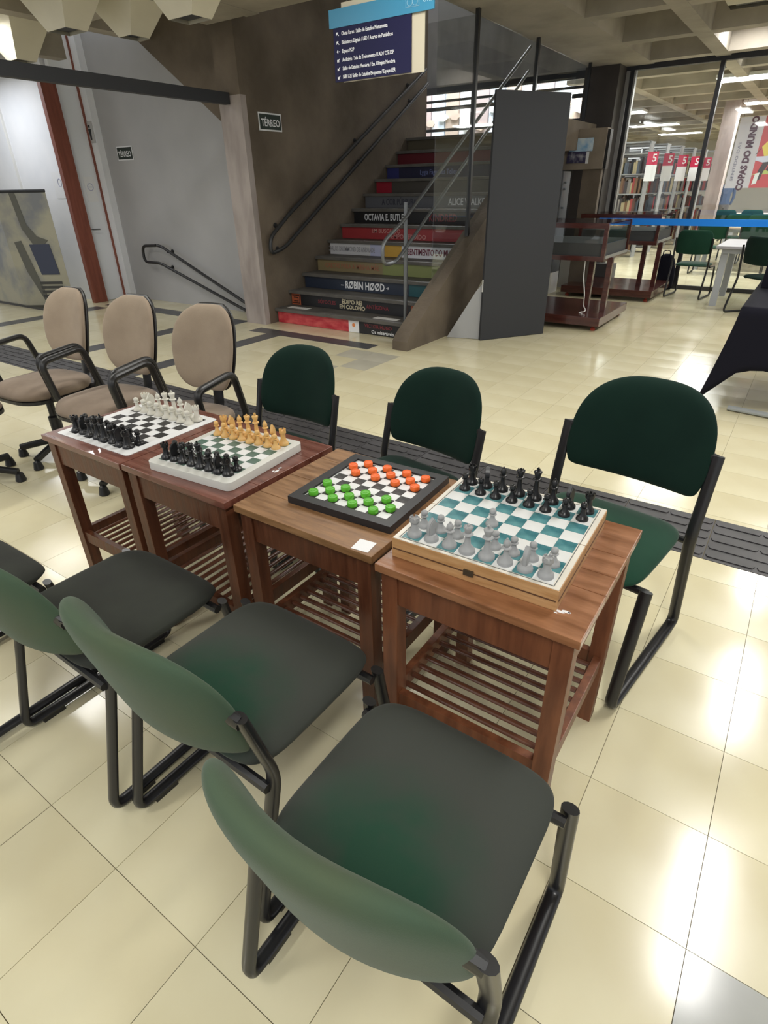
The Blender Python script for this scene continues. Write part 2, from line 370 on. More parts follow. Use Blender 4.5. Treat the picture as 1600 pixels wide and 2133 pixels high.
# ---------------------------------------------------------------- staircase
SX0, SX1, SY0, RI, TR = -5.40, -3.345, 5.43, .1757, .2785
st = struct(MB().build('stairs', CONC_G) if False else link('stairs', None)) if False else None
b = MB()
prof = [(SY0 + .02, 0)]
for k in range(12): prof += [(SY0 + .02 + k * TR, RI * (k + 1) - .035), (SY0 + .02 + (k + 1) * TR, RI * (k + 1) - .035)]
prof += [(10.7, 12 * RI - .035), (10.7, 1.9), (8.6, 1.75), (SY0 + .8, 0)]
b.prism(prof, 'x', SX0 - .01, SX1 + .01); stairs = struct(b.build('stairs', CONC_B))
RC = {}
def pm(n, c, r=.45): return mat('print_' + n, c, r)
WOC = mat('washed_red_print', (.42, .012, .03), .4, col2=(.62, .10, .10), scale=7, detail=4, stretch=(1, 1, 2))
spec = [
    [(0, .56, WOC), (.56, .635, WHITEP), (.635, 1, pm('black', (.012, .012, .014)))],
    [(0, .075, pm('orange', (.42, .10, .04))), (.075, .90, pm('black', 0)), (.90, 1, pm('orange', 0))],
    [(0, .80, pm('navy', (.018, .027, .05))), (.80, 1, pm('teal', (.012, .085, .10)))],
    [(0, .52, pm('ochre', (.24, .19, .095))), (.52, 1, pm('lime', (.22, .25, .085)))],
    [(0, .33, pm('silver', (.62, .62, .64))), (.33, .44, pm('lilac', (.5, .52, .72))), (.44, .57, pm('amber', (.62, .36, .05))), (.57, 1, pm('white', (.74, .75, .8)))],
    [(0, 1, pm('red', (.36, .035, .04)))],
    [(0, 1, pm('black', 0))],
    [(0, 1, pm('greyblue', (.12, .125, .14)))],
    [(0, .13, pm('crimson', (.33, .012, .03))), (.13, 1, pm('umber', (.07, .062, .052)))],
    [(0, .10, pm('blue', (.03, .035, .16))), (.10, 1, pm('darkblue', (.022, .022, .055)))],
    [(0, 1, pm('wine', (.12, .01, .018)))],
    [(0, 1, pm('olive', (.10, .085, .055)))]]
TRM = mat('tread_concrete', (.085, .08, .072), .6, col2=(.12, .112, .10), scale=6)
for k in range(12):
    y = SY0 + k * TR; z = RI * k
    t = MB(); t.box(SX0 + .005, SX1 - .005, y - .035, y + TR + .02, z + RI - .035, z + RI); t.build('tread', TRM, stairs, bevel=.003)
    rb = MB(); mm = []
    for (a, c, m) in spec[k]:
        if m not in mm: mm.append(m)
        rb.box(SX0 + .02 + (SX1 - SX0 - .04) * a, SX0 + .02 + (SX1 - SX0 - .04) * c, y, y + .02, z + .003, z + RI - .036, mm.index(m))
    rs = rb.build('riser_print', mm, stairs)
def sx(a): return SX0 + .02 + (SX1 - SX0 - .04) * a
def rt(k, a, s, m, size, dz=0, w=1.0, bold=.001): text('lettering', s, m, stairs, (sx(a), SY0 + k * TR - .0025, RI * k + .07 + dz), size, sx=w, bold=bold)
WH = WHITEP; DR = pm('dark_red_ink', (.22, .03, .04)); CR = pm('cream_ink', (.62, .55, .38)); GI = pm('grey_ink', (.33, .33, .36)); PK = pm('pink_ink', (.62, .30, .28)); BR = pm('rust_ink', (.36, .14, .08)); BK = pm('black', 0); BL = pm('pale_blue', (.16, .2, .42))
rt(0, .77, 'VICTOR HUGO', DR, .055, .025); rt(0, .80, 'Os miseráveis', WH, .055, -.035)
rt(1, .29, 'SÓFOCLES', DR, .06); rt(1, .485, 'ÉDIPO REI', CR, .07, .030, 1, .002); rt(1, .485, 'EM COLONO', CR, .065, -.030, 1, .002); rt(1, .67, 'ANTÍGONA', DR, .06)
rt(2, .48, 'RØBIN HØØD', WH, .12, 0, .78, .003); rt(2, .31, '–', WH, .09, 0); rt(2, .65, '→', WH, .05)
rt(3, .28, 'CARTAS PARA A MINHA MÃE', BR, .085, 0, .78)
rt(4, .175, 'CARLOS DRUMMOND DE ANDRADE', GI, .085, 0, .55); rt(4, .80, 'SENTIMENTO DO MUNDO', pm('maroon_ink', (.17, .03, .06)), .10, 0, .62, .002)
rt(5, .36, 'EM BUSCA DO', PK, .07, .03); rt(5, .52, 'TEMPO PERDIDO', PK, .075, -.03)
rt(6, .26, 'OCTAVIA E. BUTLER', WH, .115, 0, .66, .002); rt(6, .70, 'KINDRED', DR, .12, 0, .8, .002)
rt(7, .28, 'A COR PÚRPURA', pm('slate_ink', (.05, .05, .07)), .105, 0, .7, .002); rt(7, .80, 'ALICE WALKER', WH, .11, 0, .75, .002)
rt(9, .42, 'Lygia Fagundes Telles', BL, .085, 0, .8)
b = MB(); b.lathe([(0, 0), (.022, 0), (.022, .002), (0, .002)], 14); o = b.build('orange_dot', pm('dot_orange', (.75, .25, .08)), stairs); o.location = (sx(.597), SY0 - .001, .085); o.rotation_euler.x = PI / 2
for xa in (.037, .95):  # greek key squares
    b = MB()
    for i, (s0, s1) in enumerate(((.06, .045), (.035, .022))):
        b.sweep([(sx(xa) - s0, SY0 + TR - .002, RI + .07 - s1), (sx(xa) + s0, SY0 + TR - .002, RI + .07 - s1), (sx(xa) + s0, SY0 + TR - .002, RI + .07 + s1), (sx(xa) - s0, SY0 + TR - .002, RI + .07 + s1)], .006, n=4)
    b.build('key_pattern', BK, stairs)
for (xx, yy, k) in ((-5.12, SY0 + .12, 1), (-3.78, SY0 + .10, 1)):
    b = MB(); b.box(xx - .16, xx + .16, yy - .05, yy + .05, RI + .0005, RI + .002); tag(b.build('floor_sticker', WHITEM), 'white rectangular sticker on the first tread, ' + ('left end' if xx < -4.5 else 'beside the rail post'), 'sticker')
# concrete parapet right of the flight
PX0, PX1 = -3.34, -3.16
def pz(y): return .12 + (y - 5.02) * .628
b = MB(); b.prism([(4.99, 0), (4.99, .09), (5.05, .15), (8.4, pz(8.4)), (10.6, 2.25), (10.6, 1.95), (8.5, 1.85), (5.99, 0)], 'x', PX0, PX1)
struct(b.build('trim_5', CONC_B))
# slab below the landing edge, end
# middle rail post with looped rail
p = thing('stair_rail', 'grey steel post with looped double rail beside the first tread', 'handrail')
mx = -3.52
b = MB(); b.sweep([(mx, 5.52, RI), (mx, 5.52, 1.34)], .022, n=10, up=(0, 1, 0)); b.build('post', STEEL, p, smooth=True)
b = MB(); b.sweep(fillet([(mx + .03, 8.3, 2.94), (mx + .03, 5.42, 1.17), (mx + .03, 5.05, 1.0), (mx + .03, 5.05, .80), (mx + .03, 5.28, .80), (mx + .03, 8.3, 2.70)], .09, 6), .018, n=10); b.build('rail', STEEL, p, smooth=True)

# glass screen on the parapet with dark posts
GL = bpy.data.materials.new('glass'); GL.use_nodes = True
N = GL.node_tree.nodes; L = GL.node_tree.links; N.remove(N['Principled BSDF'])
tr = N.new('ShaderNodeBsdfTransparent'); gl = N.new('ShaderNodeBsdfGlossy'); gl.inputs['Roughness'].default_value = .02; mx_ = N.new('ShaderNodeMixShader'); fw = N.new('ShaderNodeLayerWeight'); pw = N.new('ShaderNodeMath'); pw.operation = 'POWER'; pw.inputs[1].default_value = 4; fr = N.new('ShaderNodeMapRange'); fr.inputs['To Min'].default_value = .05; fr.inputs['To Max'].default_value = .45; L.new(fw.outputs['Facing'], pw.inputs[0]); L.new(pw.outputs[0], fr.inputs[0])
tr.inputs[0].default_value = (.93, .95, .95, 1)
L.new(fr.outputs[0], mx_.inputs[0]); L.new(tr.outputs[0], mx_.inputs[1]); L.new(gl.outputs[0], mx_.inputs[2]); L.new(mx_.outputs[0], N['Material Output'].inputs[0])
p = thing('glass_screen', 'clear glass screen with dark steel posts standing on the stair parapet', 'glass screen')
b = MB(); b.prism([(5.62, .56), (5.62, 2.9), (9.9, 2.9), (9.9, 2.3), (8.4, 2.25)], 'x', -3.256, -3.248); b.build('pane', GL, p)
for yy, z0 in ((6.39, pz(6.39) + .0), (7.95, pz(7.95)), (9.9, 2.24)):
    b = MB(); b.box(-3.275, -3.235, yy - .02, yy + .02, z0, 2.95 if yy < 10 else 2.9); b.build('post', BLACKM, p)

# window with black bars behind the landing; hall beyond
wn = struct(bx('window_1', BLACKM, -3.52, -3.45, 10.56, 10.64, 2.1, 2.97))
for (z, h) in ((2.92, .10), (2.77, .035), (2.66, .055), (2.35, .045)): bx('bar', BLACKM, -7.2, -3.45, 10.575, 10.615, z - h / 2, z + h / 2, wn)
for xx in (-5.42,): bx('mullion', BLACKM, xx - .02, xx + .02, 10.57, 10.62, 2.1, 2.96, wn)
bx('pane', GL, -7.2, -3.52, 10.592, 10.598, 2.1, 2.95, wn)
struct(bx('wall_upper', CONC_G, -8, -2.6, 10.64, 10.9, 2.97, 3.87))
struct(bx('trim_6', mat('light_upstand', (.34, .34, .36), .7), -8, -2.6, 10.9, 11.0, 3.9, 4.3))
struct(bx('wall_under', CONC_G, -7.2, -3.46, 10.66, 10.8, 0, 2.0))
hall = struct(bx('wall_hall', WALLW, -9.5, -4.3, 13.0, 13.1, 0, 5.5))
rnd = random.Random(3)
PC = [pm('tan_panel', (.52, .40, .33)), pm('white_panel', (.82, .82, .84)), pm('mauve_panel', (.42, .33, .32)), pm('ice_panel', (.68, .74, .84))]
xx = -8.6; k = 0
while xx < -4.2:
    bx('wall_panel', PC[k % 4], xx, xx + .30, 12.94, 13.0, 2.0, 3.6, hall); k += 1; xx += .34
for k in range(14):
    cx_, cz_ = -8.2 + k * .3, 2.55 + .35 * rnd.random()
    b = MB(); b.prism([(cx_ + .10 * math.cos(a * PI / 3 + k) * (1 + .4 * (a % 2)), cz_ + .07 * math.sin(a * PI / 3 + k)) for a in range(6)], 'y', 12.9, 12.94); b.build('relief_shape', PC[1] if k % 2 else PC[0], hall)
# ---------------------------------------------------------------- ceiling
ZC = 2.95
ceil = struct(bx('ceiling', CEILP, -2.56, 7, -2, 31, 3.30, 3.45))
b = MB(); b.box(-16, -2.56, -2, 5.22, 3.30, 3.45); b.build('slab', CEILP, ceil)
b = MB(); b.box(-4.2, -2.56, 10.92, 31, 3.3, 3.45); b.box(-16, -4.2, 13.12, 31, 3.3, 3.45); b.build('slab', CEILP, ceil)
b = MB(); b.box(-9.5, -2.6, 5.2, 13.2, 5.6, 5.7); b.build('slab', CEILP, ceil)
b = MB(); b.box(-3.38, -2.56, 5.0, 10.6, ZC, 3.5); b.build('edge_beam', CEIL, ceil)
b = MB(); b.box(-5.74, -3.38, 4.7, 5.2, ZC, 3.6); b.build('edge_beam', CEIL, ceil)
b = MB(); b.box(-3.38, -3.30, 5.0, 10.6, 3.5, 5.6); b.build('upper_parapet', CONC_B, ceil)
ry_ = [-1.3, 0.1, 1.5, 2.9, 4.3, 5.3, 6.15, 7.5, 8.95, 10.38]; yy = 11.75
while yy < 30: ry_.append(yy); yy += 1.4
for yy in ry_:
    x0 = -2.56 if 4.9 < yy < 10.6 else -4.2 if 10.6 < yy < 13.1 else -12
    b = MB(); b.prism([(x0, ZC), (6.8, ZC), (6.8, 3.3), (x0, 3.3)], 'y', yy - .10, yy + .10); b.build('cross_rib', CEIL, ceil)
for xx, wd in ((-1.68, .09), (.0, .09), (1.7, .09), (3.4, .09), (5.1, .09)):
    b = MB(); b.box(xx - wd, xx + wd, -2, 30.9, ZC - .004, 3.3); b.build('long_rib', CEIL, ceil)
for xx in (-3.4, -5.1, -6.8, -8.5, -10.2, -11.9):
    b = MB(); b.box(xx - .09, xx + .09, -2, 5.22, ZC - .004, 3.3); b.build('long_rib', CEIL, ceil)
    b = MB(); b.box(xx - .09, xx + .09, 13.15 if xx < -3.5 else 10.95, 30.9, ZC - .004, 3.3); b.build('long_rib', CEIL, ceil)
# faceted cream baffles hanging in the coffers
def baffle(label, x, y, wx, wy, zt=2.74, tx=.10, ty=.12, z1=3.28, dx=0, dy=0):
    p = thing('ceiling_baffle', label, 'baffle', (x, y, 0), 0, 'faceted cream ceiling baffles')
    b = MB(); a, c = wx / 2, wy / 2
    b.add([(-a, -c, z1), (a, -c, z1), (a, c, z1), (-a, c, z1), (dx - tx, dy - ty, zt), (dx + tx, dy - ty, zt), (dx + tx, dy + ty, zt), (dx - tx, dy + ty, zt)],
          [(0, 4, 5, 1), (1, 5, 6, 2), (2, 6, 7, 3), (3, 7, 4, 0)])
    b.build('shell', CREAM, p)
    b = MB(); b.box(dx - tx * .8, dx + tx * .8, dy - ty * .8, dy + ty * .8, zt + .02, zt + .03); b.build('mouth', BLACKP, p)
nm = ['leftmost', 'second', 'third', 'fourth', 'fifth', 'sixth']
for i, (x, y) in enumerate(((-7.25, 4.0), (-5.85, 3.7), (-5.75, 4.3), (-4.6, 4.0), (-7.4, 3.2), (-6.0, 2.9))):
    baffle(['cream faceted baffle lowest over the left end of the dark beam', 'cream faceted baffle near the top left corner with a dark slot', 'cream faceted baffle just above the grey wall',
            'cream faceted baffle beside the brown stair wall top', 'pale faceted baffle at the left edge of the ceiling', 'pale faceted baffle at the top left edge'][i], x, y, 1.2, .62, 2.66 + .03 * (i % 3), .09 + .05 * (i % 2), .1)
baffle('cream faceted baffle right of the ceiling beam, above the fluorescent light', -1.1, 8.2, .95, 1.1, 3.0, .25, .1); baffle('cream faceted baffle at the top edge right of the beam', -.9, 7.0, 1.0, .7, 3.02, .3, .1)
def fixture(label, x, y, sx_, sy_, z, e=6):
    p = thing('ceiling_light', label, 'ceiling light', (x, y, 0), 0, 'fluorescent ceiling lights')
    b = MB(); b.box(-sx_ / 2 - .02, sx_ / 2 + .02, -sy_ / 2 - .02, sy_ / 2 + .02, z + .012, z + .06); b.build('housing', WHITEM, p)
    b = MB(); b.box(-sx_ / 2, sx_ / 2, -sy_ / 2, sy_ / 2, z, z + .012); b.build('diffuser', mat('lit_diffuser%d' % e, (1, .99, .96), emit=e), p)
LL = ['above the right end of the rubber strip', 'above the floor right of the big green chair', 'above the cloth-covered table', 'above the beige armchairs', 'above the floor before the grey wall', 'above the second side table', 'above the rubber strip behind the tables', 'above the camera at right', 'behind the camera at far left']
for i, (lx, ly) in enumerate(LAMPS): fixture('fluorescent ceiling light out of view, ' + LL[i], lx, ly, .26, 1.2, 2.945)
fixture('bright fluorescent light box in the coffer right of the beam', -1.1, 9.75, 1.0, .3, 3.17, 8)
for i, lx in enumerate((-4.8, -1.4, 2.0)):
    for li, ly in enumerate((13, 17, 21, 25)): fixture('library ceiling light, %s column, %s from the glass partition' % (['left', 'middle', 'right'][i], ['first', 'second', 'third', 'fourth'][li]), lx, ly, 1.3, .5, 2.945)
# far library walls
struct(bx('wall_far', mat('far_wall', (.52, .5, .46), .8), -16, 7, 31, 31.2, 0, 4)); struct(bx('wall_right', mat('right_wall', (.52, .5, .46), .8), 6.9, 7.1, 12, 31, 0, 3.6))
# dark pillar next to the partition
struct(bx('wall_pillar', mat('dark_pillar', (.040, .034, .031), .7, col2=(.055, .046, .042), scale=2), -3.43, -2.94, 10.25, 10.62, 0, ZC))

# ---------------------------------------------------------------- glass partition
pt = struct(bx('window_2', DKGREY, -2.93, 6.5, 10.58, 10.68, 2.90, 2.97))
ALU = mat('grey_aluminium', (.36, .36, .35), .4, .5)
for (x0, x1, m) in ((-2.93, -2.88, ALU), (-2.87, -2.82, BLACKM), (-2.815, -2.79, ALU), (-1.70, -1.645, BLACKM), (.3, .355, BLACKM), (2.3, 2.355, BLACKM)): bx('mullion', m, x0, x1, 10.58, 10.66, 0, 2.9, pt)
bx('sill', BLACKM, -2.79, 6.5, 10.60, 10.66, 0, .055, pt)
bx('pane', GL, -2.79, -1.70, 10.618, 10.624, .055, 2.9, pt); bx('pane', GL, -1.645, .3, 10.618, 10.624, .055, 2.9, pt); bx('pane', GL, .355, 2.3, 10.618, 10.624, .055, 2.9, pt)

# ---------------------------------------------------------------- tall dark panel, plastic sheet
a = Vector((-2.73, 5.80)); c_ = Vector((-2.27, 6.47)); dv = (c_ - a); ang = math.atan2(dv.y, dv.x)
p = thing('freestanding_panel', 'tall dark grey freestanding panel in front of the stair parapet', 'panel', (a.x, a.y, 0), ang)
bx('board', DKGREY, 0, dv.length, 0, .035, 0.004, 2.225, p, .002)
bx('edge_strip', WHITEM, -.003, -.0005, .008, .028, .5, .62, p)
p = thing('plastic_sheet', 'pale translucent plastic sheet leaning behind the dark panel foot', 'sheet', (-3.12, 5.76, 0), .25)
b = MB(); b.prism([(0, .004), (.40, .004), (.40, .62), (.30, .5)], 'y', 0, .006)
b.build('sheet', mat('pale_sheet', (.5, .51, .53), .25, alpha=.8), p)

# ---------------------------------------------------------------- tables
def planks(parent, m, x0, x1, ysp, z0, z1):
    for a_, b_ in zip(ysp[:-1], ysp[1:]): bx('plank', m, x0, x1, a_ + .0008, b_ - .0008, z0, z1, parent, .0022)
def table(label, x0, x1, y0, y1, H, mtop, mleg, along, cuts):
    cx, cy = (x0 + x1) / 2, (y0 + y1) / 2; w_, d_ = (x1 - x0) / 2, (y1 - y0) / 2
    p = thing('side_table', label, 'table', (cx, cy, 0), 0, 'wooden side tables in a row')
    top = link('tabletop', None, p); top.location = (0, 0, 0)
    bpy.data.objects.remove(top)
    t = MB(); t.box(-w_ + .004, w_ - .004, -d_ + .004, d_ - .004, H - .024, H - .012); top = t.build('tabletop', mtop, p)
    planks(top, mtop, -w_, w_, [-d_] + [-d_ + c * 2 * d_ for c in cuts] + [d_], H - .022, H)
    i = .012; lg = .044
    for sx_ in (-1, 1):
        for sy_ in (-1, 1):
            xa = sx_ * (w_ - i - lg / 2); ya = sy_ * (d_ - i - lg / 2)
            bx('leg', mleg, xa - lg / 2, xa + lg / 2, ya - lg / 2, ya + lg / 2, 0, H - .024, p, .002)
    wi, di = w_ - i - lg, d_ - i - lg
    for s_ in (-1, 1):
        y_ = s_ * (d_ - i - .018); bx('apron', mleg, -wi, wi, y_ - .012, y_ + .012, H - .115, H - .024, p, .0015)
        x_ = s_ * (w_ - i - .018); bx('apron', mleg, x_ - .012, x_ + .012, -di, di, H - .115, H - .024, p, .0015)
        bx('stretcher', mleg, -wi, wi, y_ - .011, y_ + .011, .212, .262, p, .0015)
        bx('stretcher', mleg, x_ - .011, x_ + .011, -di, di, .215, .265, p, .0015)
    n = 10; sl = MB()
    if along == 'x': sl.sweep([(-wi - .012, 0, 0), (wi + .012, 0, 0)], .0065, .0095, up=(0, 1, 0), n=8)
    else: sl.sweep([(0, -di - .012, 0), (0, di + .012, 0)], .0065, .0095, up=(1, 0, 0), n=8)
    me = sl.mesh('slat', WS, smooth=True, autos=60); L_ = (di if along == 'x' else wi) * 2
    for k in range(n):
        q = -L_ / 2 + L_ * (k + .5) / n
        link('slat', me, p, (0, q, .243) if along == 'x' else (q, 0, .243))
    return p
t1 = table('leftmost dark red-brown side table, under the thin vinyl chessboard', -2.199, -1.706, .909, 1.415, .680, W1, WL, 'y', (.25, .5, .75))
t2 = table('second side table from the left, under the thick white plastic chessboard', -1.700, -1.199, .912, 1.41, .681, W1, WL, 'y', (.28, .52, .76))
t3 = table('third side table, brown worn top under the black-framed draughts board', -1.176, -.687, .925, 1.412, .678, W3, WL, 'x', (.22, .50, .8))
t4 = table('rightmost orange-brown side table with grooved top, under the folding chess box', -.664, -.167, .906, 1.412, .680, W4, mat('leg_wood_warm', (.12, .038, .016), .42, col2=(.20, .070, .030), scale=5, detail=6, stretch=(9, 9, 1), bump=.1), 'x', (.345, .50, .69))
b = MB(); b.box(-.024, .024, -.024, .024, 0, .0008)
s_ = tag(b.build('square_sticker', WHITEP), 'square white sticker at the near right corner of the third table', 'sticker'); s_.location = (-.732, .957, .6785); s_.rotation_euler.z = .12

def smudge(tb, x, y, w_, d_, seed):
    r_ = random.Random(seed); top_ = [c for c in tb.children if c.name.startswith('tabletop')][0]
    b = MB(); lx, ly = x - tb.location.x, y - tb.location.y
    for q in range(4):
        cx, cy = lx + r_.uniform(-w_, w_), ly + r_.uniform(-d_, d_); k = r_.uniform(.25, .6)
        b.prism([(cx + k * w_ * math.cos(t * PI / 4) * r_.uniform(.6, 1.2), cy + k * d_ * math.sin(t * PI / 4) * r_.uniform(.6, 1.2)) for t in range(8)], 'z', .6801, .6814 if tb is t2 else .6806)
    o = b.build('paint_smudge', WHITEP, top_); o['kind'] = 'stuff'
smudge(t2, -1.224, 1.165, .008, .018, 1); smudge(t4, -.232, .975, .018, .008, 2)

# ---------------------------------------------------------------- chessboards
def rrect(w_, h_, r, n=6):
    out = []
    for (cx, cy, a0) in ((w_ / 2 - r, h_ / 2 - r, 0), (-w_ / 2 + r, h_ / 2 - r, PI / 2), (-w_ / 2 + r, -h_ / 2 + r, PI), (w_ / 2 - r, -h_ / 2 + r, 1.5 * PI)):
        for k in range(n + 1): t = a0 + k / n * PI / 2; out.append((cx + r * math.cos(t), cy + r * math.sin(t)))
    return out
def squares(p, sq, z, md, ml, th=.0006, ox=0, oy=0):
    for mname, m, par in (('dark_square', md, 0), ('light_square', ml, 1)):
        b = MB(); b.box(-sq / 2 + .0003, sq / 2 - .0003, -sq / 2 + .0003, sq / 2 - .0003, 0, th); me = b.mesh(mname, m)
        for i in range(8):
            for j_ in range(8):
                if (i + j_) % 2 == par: link(mname, me, p, (ox + (i - 3.5) * sq, oy + (j_ - 3.5) * sq, z))
VB = mat('vinyl_black', (.014, .014, .016), .35); VW = mat('vinyl_white', (.78, .79, .80), .35)
B1 = thing('chessboard', 'thin white vinyl chessboard with black squares on the leftmost table', 'chessboard', (-1.957, 1.163, .6805), .03)
b = MB(); b.prism(rrect(.425, .412, .014), 'z', 0, .0016); b.build('mat', VW, B1); squares(B1, .0445, .0016, VB, VW, .0003)
GQ = mat('green_print', (.018, .095, .055), .4, col2=(.16, .22, .20), scale=3.2, detail=1, lo=.4, hi=.6)
B2 = thing('chessboard', 'thick white plastic chessboard with green squares on the second table', 'chessboard', (-1.428, 1.136, .6815), .08)
b = MB(); b.prism(rrect(.358, .365, .022), 'z', 0, .028); b.build('tray', mat('ivory_plastic', (.66, .66, .62), .35), B2, bevel=.003, smooth=True); squares(B2, .0382, .028, GQ, VW, .0004)
B3 = thing('draughts_board', 'black-framed board with black and white squares holding green and orange draughts', 'draughts board', (-.886, 1.202, .6785), .045)
b = MB()
o_ = .172; i_ = .142
b.prism([(-o_, -o_), (o_, -o_), (o_, -i_), (-o_, -i_)], 'z', 0, .022); b.prism([(-o_, i_), (o_, i_), (o_, o_), (-o_, o_)], 'z', 0, .022)
b.prism([(-o_, -i_), (-i_, -i_), (-i_, i_), (-o_, i_)], 'z', 0, .022); b.prism([(i_, -i_), (o_, -i_), (o_, i_), (i_, i_)], 'z', 0, .022)
b.build('frame', mat('black_painted_wood', (.016, .016, .018), .4), B3); bx('panel', VW, -i_, i_, -i_, i_, 0, .016, B3)
squares(B3, .0345, .016, mat('worn_black_print', (.014, .014, .014), .5, col2=(.07, .065, .06), scale=40, detail=4, lo=.45, hi=.75), VW, .0004)
TQ = mat('teal_marbled', (.022, .13, .16), .3, col2=(.11, .29, .31), scale=22, detail=6); MW = mat('marbled_white', (.68, .69, .68), .3, col2=(.74, .75, .75), scale=9, detail=4)
B4 = thing('chess_box', 'folding wooden chess box with teal and white squares on the rightmost table', 'chessboard', (-.450, 1.162, .6805), .035)
Hh = .052
for sy_, (ya, yb) in (('near', (-.199, -.0006)), ('far', (.0006, .199))):
    h_ = bx('box_half', PINE, -.203, .203, ya, yb, 0, Hh, B4, .002)
    bx('border', mat('white_lacquer', (.74, .70, .62), .35), -.201, .201, ya + .002, yb - .0005, Hh, Hh + .0015, h_)
    e = ya + .001 if sy_ == 'near' else ya
    b = MB(); b.box(-.2045, .2045, ya + .004, yb - .004, .024, .0265); b.box(-.199, .199, ya - .0015 if sy_ == 'near' else yb - .003, ya + .003 if sy_ == 'near' else yb + .0015, .024, .0265); b.build('seam', mat('dark_seam', (.10, .045, .02), .7), h_)
bx('clasp', mat('brass_clasp', (.10, .085, .06), .4, .7), -.012, .012, -.2035, -.199, .018, .032, B4)
squares(B4, .0462, Hh + .0015, TQ, MW, .0005)
LN = mat('dark_inlay', (.12, .13, .13), .5)
b = MB(); q = .188; t = .0009
for a_ in ((-q, q, -q - t, -q + t), (-q, q, q - t, q + t), (-q - t, -q + t, -q, q), (q - t, q + t, -q, q)): b.box(*a_, Hh + .0015, Hh + .0022)
b.build('inlay_line', LN, B4)

# ---------------------------------------------------------------- chess pieces
def pawn_prof(s=1.0, r=.014, h=.042):
    return [(0, 0), (r, 0), (r, .004), (r * .93, .007), (r * .70, .010), (r * .62, .012), (r * .42, .018), (r * .33, h * .55), (r * .36, h * .62), (r * .62, h * .645), (r * .60, h * .67), (r * .35, h * .69),
            (r * .50, h * .76), (r * .55, h * .84), (r * .47, h * .93), (r * .28, h * .985), (0, h)]
def piece_mesh(kind, r, h, m):
    b = MB(); n = 20
    base = [(0, 0), (r, 0), (r * 1.0, .005), (r * .92, .009), (r * .72, .012), (r * .66, .015)]
    if kind == 'pawn': b.lathe(pawn_prof(1, r, h), n)
    elif kind == 'rook':
        b.lathe(base + [(r * .5, h * .4), (r * .47, h * .68), (r * .68, h * .74), (r * .70, h * .80), (r * .66, h * .9), (r * .5, h * .9), (0, h * .86)], n)
        for k in range(6):
            a0 = k * PI / 3; a1 = a0 + .62
            pts = [(r * .5 * math.cos(a0), r * .5 * math.sin(a0)), (r * .70 * math.cos(a0), r * .70 * math.sin(a0)), (r * .70 * math.cos(a1), r * .70 * math.sin(a1)), (r * .5 * math.cos(a1), r * .5 * math.sin(a1))]
            b.prism(pts, 'z', h * .88, h)
    elif kind == 'bishop':
        b.lathe(base + [(r * .40, h * .3), (r * .30, h * .55), (r * .34, h * .6), (r * .64, h * .62), (r * .60, h * .645), (r * .34, h * .67), (r * .46, h * .74), (r * .48, h * .80), (r * .34, h * .89), (r * .14, h * .94), (r * .17, h * .965), (r * .12, h * .99), (0, h)], n)
    elif kind in ('queen', 'king'):
        b.lathe(base + [(r * .44, h * .25), (r * .32, h * .52), (r * .34, h * .60), (r * .66, h * .62), (r * .62, h * .645), (r * .36, h * .67), (r * .42, h * .74), (r * .60, h * .86), (r * .56, h * .88), (r * .3, h * .90), (0, h * .905)], n)
        if kind == 'queen':
            for k in range(8):
                a0 = k * PI / 4; b.lathe([(0, 0), (r * .12, 0), (r * .06, h * .04), (0, h * .045)], 6, (r * .50 * math.cos(a0), r * .50 * math.sin(a0), h * .87))
            b.lathe([(0, 0), (r * .16, h * .02), (r * .18, h * .045), (0, h * .08)], 8, (0, 0, h * .90))
        else:
            b.box(-r * .09, r * .09, -r * .09, r * .09, h * .9, h); b.box(-r * .26, r * .26, -r * .09, r * .09, h * .93, h * .965)
    elif kind == 'knight':
        b.lathe(base + [(r * .62, h * .27), (0, h * .28)], n)
        pr = [(-.62, .25), (.50, .25), (.40, .40), (.34, .52), (.62, .50), (.98, .58), (1.0, .68), (.62, .80), (.40, .92), (.22, 1.0), (.10, .92), (-.25, .88), (-.58, .72), (-.70, .5)]
        for (sc, d) in ((1.0, .22), (.88, .34)):
            c0 = (.1, .6); pts = [((c0[0] + (u - c0[0]) * sc) * r, (c0[1] + (v - c0[1]) * sc) * h) for u, v in pr]; b.prism(pts, 'x', -d * r, d * r)
    return b.mesh(kind, m, smooth=True, autos=50)
ORD = ['first', 'second', 'third', 'fourth', 'fifth', 'sixth', 'seventh', 'eighth']
BACK = ['rook', 'knight', 'bishop', 'queen', 'king', 'bishop', 'knight', 'rook']
HT = {'pawn': .54, 'rook': .60, 'knight': .70, 'bishop': .78, 'queen': .90, 'king': 1.0}
